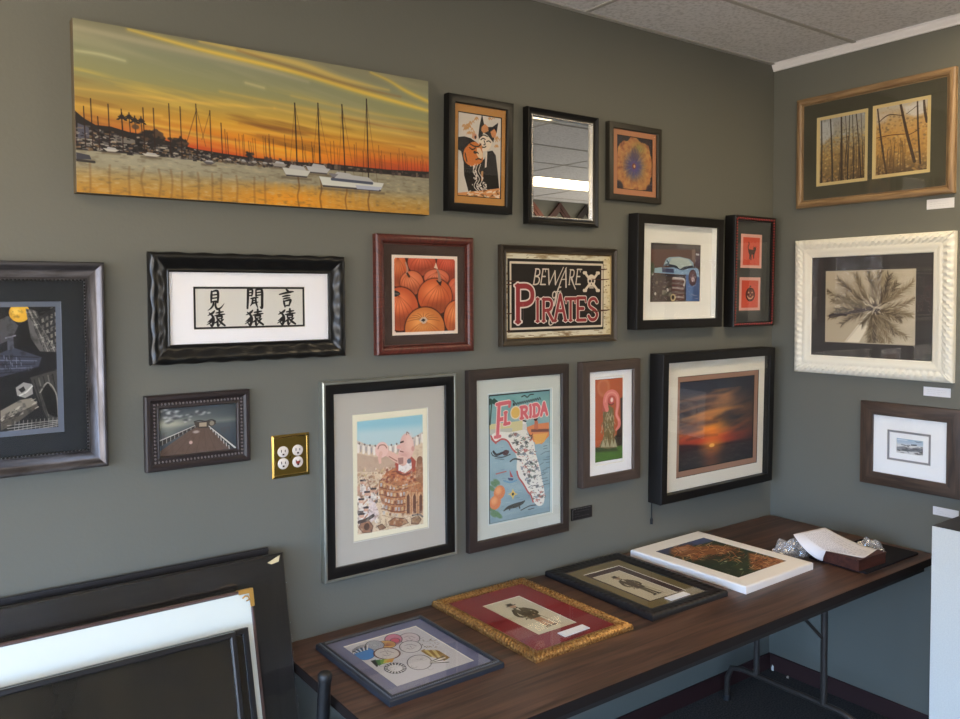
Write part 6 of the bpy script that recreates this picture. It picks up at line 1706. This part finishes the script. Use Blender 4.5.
P = Flat('framed_print', 'black framed old print of a man in olive mat lying on the table', 'picture', .376, .526, -1.238, -.546, TT, -.6)
def notch(si, s, k, ins, d):
    if 2 <= k <= 4: return ins, d - .0022 * (1 if math.sin(2 * PI * s / .026) > .3 else 0)
    return ins, d
frame_ring('frame', P.w, P.h, [(0, 0), (0, .016), (.004, .021), (.012, .0225), (.020, .021), (.028, .019), (.040, .018), (.050, .016), (.052, .014), (.052, .006), (.048, 0)], pm('ebony_frame', (20, 19, 22), .35), P.root, seg=.0065, disp=notch, smooth=50)
P.back(.052); lh = (-.092, .092, .100, .424); lq = (-.080, .056, .108, .388)
board('mat', P.inner(.048), [lh], -.0128, .0015, [pm('olive_tan_mat', (112, 100, 66), .8), CORE], P.root)
board('inner_mat', (lh[0] - .008, lh[1] + .008, lh[2] - .008, lh[3] + .008), [lq], -.0110, .001, [pm('plum_brown_mat', (66, 48, 48), .8), CORE], P.root)
art_gentleman(lq[1] - lq[0], lq[3] - lq[2], True).mesh('print', lq[0] - .001, lq[1] + .001, lq[2] - .001, lq[3] + .001, -.0097, P.root)
pane(P.root, P.inner(.048), -.0155)

def price_card(cx, cy, z, w, d, rz, label):
    r = empty('price_card', (cx, cy, z), (0, 0, math.radians(rz))); tag(r, label, 'label', 'little cards on the flat frames')
    MB().box(-w / 2, w / 2, -d / 2, d / 2, 0, .002).build('card', pm('card_white', (222, 222, 226), .6), r)
    g = art_notes(w - .006, d - .006, 3, (170, 170, 176), (222, 222, 226), 11, 1200).mesh('lettering', -w / 2 + .003, w / 2 - .003, -d / 2 + .003, d / 2 - .003, 0, r)
    g.rotation_euler = (-PI / 2, 0, 0); g.location = (0, 0, .0031)
price_card(-1.696, -.471, TT + .0132, .105, .034, 1.5, 'white caption card lying on the gold frame glass')
price_card(-1.223, -.474, TT + .0160, .097, .030, 0, 'white caption card lying on the black frame glass')

P = Flat('canvas_print', 'thick white-bordered canvas with a brown and green image lying on the table', 'picture', .424, .530, -.773, -.570, TT, 1.2)
cw = pm('white_canvas', (226, 222, 218), .7, bump=(300, .15))
frame_ring('canvas_edge', P.w, P.h, [(0, 0), (0, .023), (.003, .026), (.045, .026), (.045, 0)], cw, P.root)
lq = (-.152, .152, .072, .455)
board('canvas_border', (-P.w / 2 + .004, P.w / 2 - .004, .004, P.h - .004), [lq], -.0265, .001, [cw, cw], P.root)
art_dragon(lq[1] - lq[0], lq[3] - lq[2]).mesh('print', lq[0] - .001, lq[1] + .001, lq[2] - .001, lq[3] + .001, -.0259, P.root)

# dark board, small wooden box, letter and clear wrap at the right end
b = MB().prism(rrect(-.455, -.062, -.716, -.480, .006, 2), TT, TT + .007).build('presentation_board', pm('matte_black_board', (17, 15, 21), .75, spec=.25), None)
tag(b, 'flat black board under the wooden box at the right end of the table', 'board')
R = empty('wooden_box', (-.375, -.618, TT + .007), (0, 0, math.radians(-3))); tag(R, 'small reddish-brown wooden box under the letter on the black board', 'box')
RW = grain('reddish_box_wood', (54, 28, 23), (82, 46, 38), .4, 5, 60, coords='Object')
bx = MB(); hw, hd = .088, .078
bx.box(-hw, hw, -hd, -hd + .008, 0, .040).box(-hw, hw, hd - .008, hd, 0, .040).box(-hw, -hw + .008, -hd + .008, hd - .008, 0, .040).box(hw - .008, hw, -hd + .008, hd - .008, 0, .040).box(-hw + .008, hw - .008, -hd + .008, hd - .008, 0, .006)
bx.build('box_body', RW, R)
MB().box(-hw - .003, hw + .003, -hd - .003, hd + .003, .0395, .0435, .001).build('box_lid', RW, R)

def paper_sheet():
    topz = TT + .0525
    # far edge A-B lifted, near edge runs C-D across the lid, then falls off its left side to E
    A, B = Vector((-.520, -.455, TT + .100)), Vector((-.330, -.474, TT + .100))
    near = [(0.0, Vector((-.474, -.552, TT + .0115))), (.10, Vector((-.474, -.556, TT + .034))), (.22, Vector((-.468, -.572, topz + .001))), (.75, Vector((-.440, -.696, topz))), (1.0, Vector((-.300, -.672, topz + .001)))]
    def nr(s):
        for (a, p), (b_, q) in zip(near, near[1:]):
            if s <= b_: return p.lerp(q, (s - a) / (b_ - a))
        return near[-1][1]
    NU, NV = 26, 20; V = []; F = []
    for j in range(NV + 1):
        t = j / NV
        for i in range(NU + 1):
            s = i / NU; f = A.lerp(B, s); n_ = nr(s); p = f.lerp(n_, t)
            zl = f.z + (n_.z - f.z) * (1 - (1 - t) ** 1.9)
            if s > .15: zl = max(zl, topz + .0002 if t > .45 else zl)
            p.z = zl + .004 * math.sin(7 * s + 3 * t) * (1 - t) * t * 2
            V.append(p)
    for j in range(NV):
        for i in range(NU):
            a = j * (NU + 1) + i; F.append((a, a + 1, a + NU + 2, a + NU + 1))
    me = bpy.data.meshes.new('letter_sheet'); me.from_pydata([tuple(v) for v in V], [], F); me.update()
    art = art_notes(.22, .28, 16, (128, 126, 134), (214, 208, 212), 2, 500)
    cols = []
    at = me.color_attributes.new('Col', 'FLOAT_COLOR', 'CORNER')
    UVs = {}
    for f in me.polygons:
        for li in f.loop_indices:
            vi = me.loops[li].vertex_index; j, i = divmod(vi, NU + 1)
            cols += [.62, .60, .62, 1]
    at.data.foreach_set('color', np.array(cols, np.float32))
    o = link_mesh('letter_sheet', me, print_mat(), None, 60)
    md = o.modifiers.new('thickness', 'SOLIDIFY'); md.thickness = .0006
    return o, V, NU, NV
o, PV, NU, NV = paper_sheet(); tag(o, 'curling white letter draped over the small wooden box', 'paper')
# handwriting: fine ink threads that follow the sheet
ink = MB(); rg = np.random.default_rng(77)
def onp(s, t):
    i = min(int(s * NU), NU - 1); j = min(int(t * NV), NV - 1); a = s * NU - i; b_ = t * NV - j
    g = lambda jj, ii: PV[jj * (NU + 1) + ii]
    return g(j, i).lerp(g(j, i + 1), a).lerp(g(j + 1, i).lerp(g(j + 1, i + 1), a), b_) + Vector((0, 0, .0012))
for k in range(13):
    s = .28 + k * .05
    t = .08
    while t < .86:
        l = rg.uniform(.03, .09); ink.tube([onp(s + rg.normal(0, .004), t), onp(s + rg.normal(0, .004), t + l / 2), onp(s, t + l)], .0006, 4); t += l + .025
ink.build('handwriting', pm('pale_ink', (150, 148, 156), .8), o)

def wrap(name, cx, cy, rx, ry, hz, seed, label):
    b = MB(); bmesh.ops.create_icosphere(b.bm, subdivisions=4, radius=1)
    for v in b.bm.verts:
        d = v.co.copy(); n1 = math.sin(d.x * 6 + seed) * math.sin(d.y * 7 + seed * 2) + .6 * math.sin(d.x * 13 + d.y * 11 + seed) * math.cos(d.z * 9)
        r = 1 + .16 * n1
        v.co = Vector((cx + d.x * rx * r, cy + d.y * ry * r, max(0, d.z) * hz * (1 + .35 * n1)))
    o = b.build(name, clear_mat('clear_plastic_wrap', (.95, .95, .97), .22, .25, bump=(45, 1.0), milky=.16), None, 25)
    o.location = (0, 0, TT); tag(o, label, 'plastic wrap', 'crumpled clear wrap by the letter'); return o
wrap('plastic_wrap', -.452, -.400, .085, .060, .045, 1.3, 'crumpled clear plastic wrap left of the letter, beside the white canvas').location.z = TT + .0005
wrap('plastic_wrap', -.215, -.600, .056, .050, .046, 4.1, 'crumpled clear plastic wrap right of the letter, on the black board').location.z = TT + .0075

# two white paint scraps in the corner under the table
for (x, y, z, lb, lean) in ((-.030, -.118, 0, 'tiny white scrap lying on the carpet in the room corner under the table', 12), (-.016, -.030, 0, 'thin white scrap standing against the maroon baseboard in the room corner', 70)):
    R = empty('paper_scrap', (x, y, z), (0, math.radians(-lean), .4)); tag(R, lb, 'scrap')
    b = MB(); hs = .014 if lean < 20 else .022
    b.prism([(-hs * .2, -.006), (hs, -.004), (hs * 1.3, .002), (hs * .5, .006), (0, .004)], .0005, .0018)
    b.build('flake', pm('scrap_white', (206, 200, 190), .8), R)

# ---------------------------------------------------------------- display cabinet at the right edge
R = empty('display_cabinet', (-.25, -1.29, 0)); tag(R, 'white display pedestal with black top at the right edge', 'cabinet')
MB().box(-.25, .25, -.325, .325, 0, .986, .002).build('cabinet_body', pm('white_laminate', (206, 205, 198), .5, vary=(220, (198, 197, 191))), R)
MB().box(-.25, .25, -.323, .323, .9862, .989, .0008).build('cabinet_top', pm('black_top', (26, 24, 24), .5), R)

# ---------------------------------------------------------------- stack of frames leaning at the left
def leaning(name, label, x_right, w, hgt, yb, lean, z=0.0):
    """Empty at the bottom middle of the back; local -y is the face"""
    r = empty(name, (x_right - w / 2, yb, z), (-math.radians(lean), 0, 0)); tag(r, label, 'picture frame' if name != 'backing_board' else 'board', None)
    return r
WRAPBLK = pm('film_wrapped_black', (30, 28, 27), .22, bump=(7, .5), vary=(4, (46, 42, 38)))
STK = grain('stack_black_wood', (24, 22, 22), (36, 33, 32), .35, 4, 50)
# rearmost thin black board
x1 = -2.487; w = 1.45; hh = 1.060
r = leaning('leaning_board', 'rearmost thin black board of the stack leaning on the wall', x1, w, hh, -.180, 9.0)
MB().box(-w / 2, w / 2, -.006, 0, 0, hh, .001).build('board', pm('thin_black_board', (24, 23, 25), .4), r)
MB().box(-w / 2, w / 2, -.0085, -.0062, hh - .012, hh - .004).build('top_rail', pm('thin_black_rail', (38, 36, 38), .35), r)
# big wrapped frame
x1 = -2.466; w = 1.40; hh = 1.062
r = leaning('wrapped_frame', 'large wide black frame in clear film, second from the back of the stack', x1, w, hh, -.2810, 12.5)
frame_ring('frame', w, hh, [(0, 0), (0, .026), (.004, .030), (.10, .028), (.125, .024), (.130, .022), (.130, .004), (.12, 0)], STK, r)
MB().box(-w / 2 + .11, w / 2 - .11, -.012, -.008, .11, hh - .11).build('backing_board', pm('stack_backing', (32, 29, 26), .5), r)
MB().box(-w / 2 - .001, w / 2 + .001, -.0322, -.0312, -.0, hh + .001).build('clear_film', clear_mat('film_wrap', (1, 1, 1), .10, .05, bump=(6, .6)), r)
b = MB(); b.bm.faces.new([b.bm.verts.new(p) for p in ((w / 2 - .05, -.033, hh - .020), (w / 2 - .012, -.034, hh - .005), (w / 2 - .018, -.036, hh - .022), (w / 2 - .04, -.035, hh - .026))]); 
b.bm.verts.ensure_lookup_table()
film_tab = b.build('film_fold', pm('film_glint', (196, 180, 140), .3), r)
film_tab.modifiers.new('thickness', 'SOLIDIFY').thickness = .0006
# white picture with gold corner
lean = 15.0; x1 = -2.592; w = 1.25; hh = 1.020
r = leaning('matted_frame', 'white-bordered frame with thin brown edge and a gold corner guard, in the leaning stack', x1, w, hh, -.412, lean)
frame_ring('frame', w, hh, [(0, 0), (0, .020), (.002, .022), (.006, .022), (.008, .020), (.008, .004), (.006, 0)], grain('mauve_brown_edge', (72, 54, 50), (92, 70, 64), .4, 4, 50), r)
MB().box(-w / 2 + .006, w / 2 - .006, -.019, -.004, .006, hh - .006).build('white_mat', pm('bright_white_board', (208, 212, 204), .6), r)
g = MB(); cx, cz = w / 2, hh
g.box(cx - .038, cx + .0015, -.0245, -.0225, cz - .010, cz + .0015).box(cx - .010, cx + .0015, -.0245, -.0225, cz - .045, cz - .010).box(cx - .038, cx + .0015, -.0225, -.001, cz + .0002, cz + .0015).box(cx + .0002, cx + .0015, -.0225, -.001, cz - .045, cz)
g.build('corner_guard', pm('gold_card', (190, 146, 74), .4, .5), r)
g = MB(); g.tube([(cx - .030, -.0255, cz - .020), (cx - .024, -.028, cz - .015), (cx - .016, -.028, cz - .017), (cx - .012, -.0255, cz - .026), (cx - .020, -.0265, cz - .028)], .0022, 6); g.build('corner_tie', pm('gold_card', (190, 146, 74), .4, .5), r)
# two slim black frames in front
GLOSSY = pm('dark_glossy_panel', (34, 31, 27), .12, bump=(5, .15), vary=(5, (48, 42, 33)))
def slim(label, x_right, w, hh, yb, lean):
    r = leaning('slim_black_frame', label, x_right, w, hh, yb, lean)
    r['group'] = 'slim black frames at the front of the stack'
    frame_ring('frame', w, hh, [(0, 0), (0, .016), (.003, .019), (.011, .019), (.014, .016), (.014, .004), (.012, 0)], STK, r)
    MB().box(-w / 2 + .011, w / 2 - .011, -.010, -.004, .011, hh - .011).build('panel', GLOSSY, r)
    pane(r, (-w / 2 + .012, w / 2 - .012, .012, hh - .012), -.0130)
    return r
slim('slim black frame directly in front of the white border, its right side uncovered', -2.627, 1.15, .942, -.462, 15.3)
slim('slim black frame foremost in the stack, set left of the other slim frame', -2.668, 1.10, .948, -.486, 15.3)

# pole leaning on the table end
R = empty('black_pole', (-2.544, -.395, 0)); tag(R, 'round black pole with a rounded cap leaning at the left end of the table', 'pole')
a, c = Vector((0, 0, .01)), Vector((.054, -.004, .800)); MB().tube([a, c], .0165, 18).build('pole', pm('black_tube', (12, 13, 16), .4), R, 50)
d = (c - a).normalized()
MB().tube([c - d * .003, c + d * .004, c + d * .014, c + d * .020, c + d * .023], [.0178, .0188, .0182, .0130, .0050], 18).build('pole_cap', pm('black_rubber', (16, 15, 16), .5), R, 50)
MB().tube([Vector((0, 0, 0)), a + d * .03], .020, 14).build('rubber_foot', pm('black_rubber', (16, 15, 16), .5), R, 50)

# moulding samples high on the opposite wall, seen only in the mirror
SCOL = [(96, 50, 40), (30, 26, 26), (120, 66, 52), (66, 36, 32), (36, 30, 28), (140, 96, 60)]
SN = ['reddish', 'black', 'rust-red', 'dark maroon', 'charcoal', 'tan']
for k in range(7):
    cx = 1.75 + k * .42; c = SCOL[k % 6]
    r = empty('moulding_sample', (cx, Y0 + .001, 2.45)); tag(r, 'corner sample of picture moulding on the opposite wall, %s in its row' % ['first', 'second', 'third', 'fourth', 'fifth', 'sixth', 'seventh', 'eighth', 'ninth', 'tenth'][k], 'moulding sample', 'moulding samples on the opposite wall')
    for sd, nm in ((-1, 'rail'), (1, 'rail')):
        b = MB()
        for o0, o1, dd, mi in ((0, .045, .030, 0), (.045, .075, .022, 0)):
            P4 = [(0, .38 - o0 * 1.41), (sd * .20, .18 - o0 * 1.41), (sd * .20, .18 - o1 * 1.41), (0, .38 - o1 * 1.41)]
            A = [b.bm.verts.new((x, 0, z)) for x, z in P4]; Bv = [b.bm.verts.new((x, dd, z)) for x, z in P4]
            b.bm.faces.new(A); b.bm.faces.new(Bv)
            for i in range(4): b.bm.faces.new((A[i], A[(i + 1) % 4], Bv[(i + 1) % 4], Bv[i]))
        b.build('rail', pm('sample_%d' % (k % 6), c, .4), r)

# ---------------------------------------------------------------- daylight
w = bpy.data.worlds.new('World'); scn.world = w; w.use_nodes = True; nt = w.node_tree
bg = nt.nodes['Background'] if 'Background' in nt.nodes else nt.nodes.new('ShaderNodeBackground')
tc = nt.nodes.new('ShaderNodeTexCoord'); sp = nt.nodes.new('ShaderNodeSeparateXYZ'); nt.links.new(tc.outputs['Generated'], sp.inputs[0])
r = nt.nodes.new('ShaderNodeValToRGB'); r.color_ramp.elements[0].position = .485; r.color_ramp.elements[1].position = .55
mr = nt.nodes.new('ShaderNodeMath'); mr.operation = 'MULTIPLY_ADD'; mr.inputs[1].default_value = .5; mr.inputs[2].default_value = .5
nt.links.new(sp.outputs['Z'], mr.inputs[0]); nt.links.new(mr.outputs[0], r.inputs[0])
r.color_ramp.elements[0].color = (.56, .50, .42, 1); r.color_ramp.elements[1].color = (.58, .92, 1.46, 1)
nt.links.new(r.outputs[0], bg.inputs['Color']); bg.inputs['Strength'].default_value = SKY
def portal(name, loc, rot, sx, sy):
    l = bpy.data.lights.new(name, 'AREA'); l.shape = 'RECTANGLE'; l.size = sx; l.size_y = sy; l.cycles.is_portal = True
    o = bpy.data.objects.new(name, l); COL.objects.link(o); o.location = loc; o.rotation_euler = rot
portal('window_portal', ((FW['x0'] + FW['x1']) / 2, Y0 - .115, (FW['z0'] + FW['z1']) / 2), (PI / 2, 0, PI), FW['x1'] - FW['x0'], FW['z1'] - FW['z0'])
portal('window_portal', (X0 - .115, (LW['y0'] + LW['y1']) / 2, (LW['z0'] + LW['z1']) / 2), (PI / 2, 0, PI / 2 + PI), LW['y1'] - LW['y0'], LW['z1'] - LW['z0'])

portal('window_portal', (X1 + .115, (RW_ADDED['y0'] + RW_ADDED['y1']) / 2, (RW_ADDED['z0'] + RW_ADDED['z1']) / 2), (PI / 2, 0, PI / 2), RW_ADDED['y1'] - RW_ADDED['y0'], RW_ADDED['z1'] - RW_ADDED['z0'])  # sky light for the added far right window

# ---------------------------------------------------------------- camera
f, cx, cy, cz, yaw, pit, rol, ppx, ppy = 814.7405, -3.3733, -2.2845, 1.7729, .6258, .0390, -.0054, 475.0068, 329.3664
F = Vector((math.sin(yaw) * math.cos(pit), math.cos(yaw) * math.cos(pit), -math.sin(pit))); Rt = Vector((math.cos(yaw), -math.sin(yaw), 0)); U = Rt.cross(F)
R2 = Rt * math.cos(rol) + U * math.sin(rol); U2 = -Rt * math.sin(rol) + U * math.cos(rol)
cam = bpy.data.cameras.new('Camera'); co = bpy.data.objects.new('Camera', cam); COL.objects.link(co)
M = Matrix.Identity(4)
for i in range(3): M[i][0] = R2[i]; M[i][1] = U2[i]; M[i][2] = -F[i]; M[i][3] = (cx, cy, cz)[i]
co.matrix_world = M
cam.sensor_width = 36; cam.sensor_fit = 'HORIZONTAL'; cam.lens = f / 960 * 36
cam.shift_x = (480 - ppx) / 960; cam.shift_y = (ppy - 359.5) / 960
cam.clip_start = .05
scn.camera = co

scn.view_settings.view_transform = 'Standard'; scn.view_settings.look = 'None'; scn.view_settings.exposure = EXPO; scn.view_settings.gamma = 1
scn.view_settings.use_curve_mapping = False
scn.cycles.use_denoising = True
scn.cycles.max_bounces = 10; scn.cycles.transparent_max_bounces = 24; scn.cycles.diffuse_bounces = 6; scn.cycles.glossy_bounces = 4
scn.cycles.sample_clamp_indirect = 6
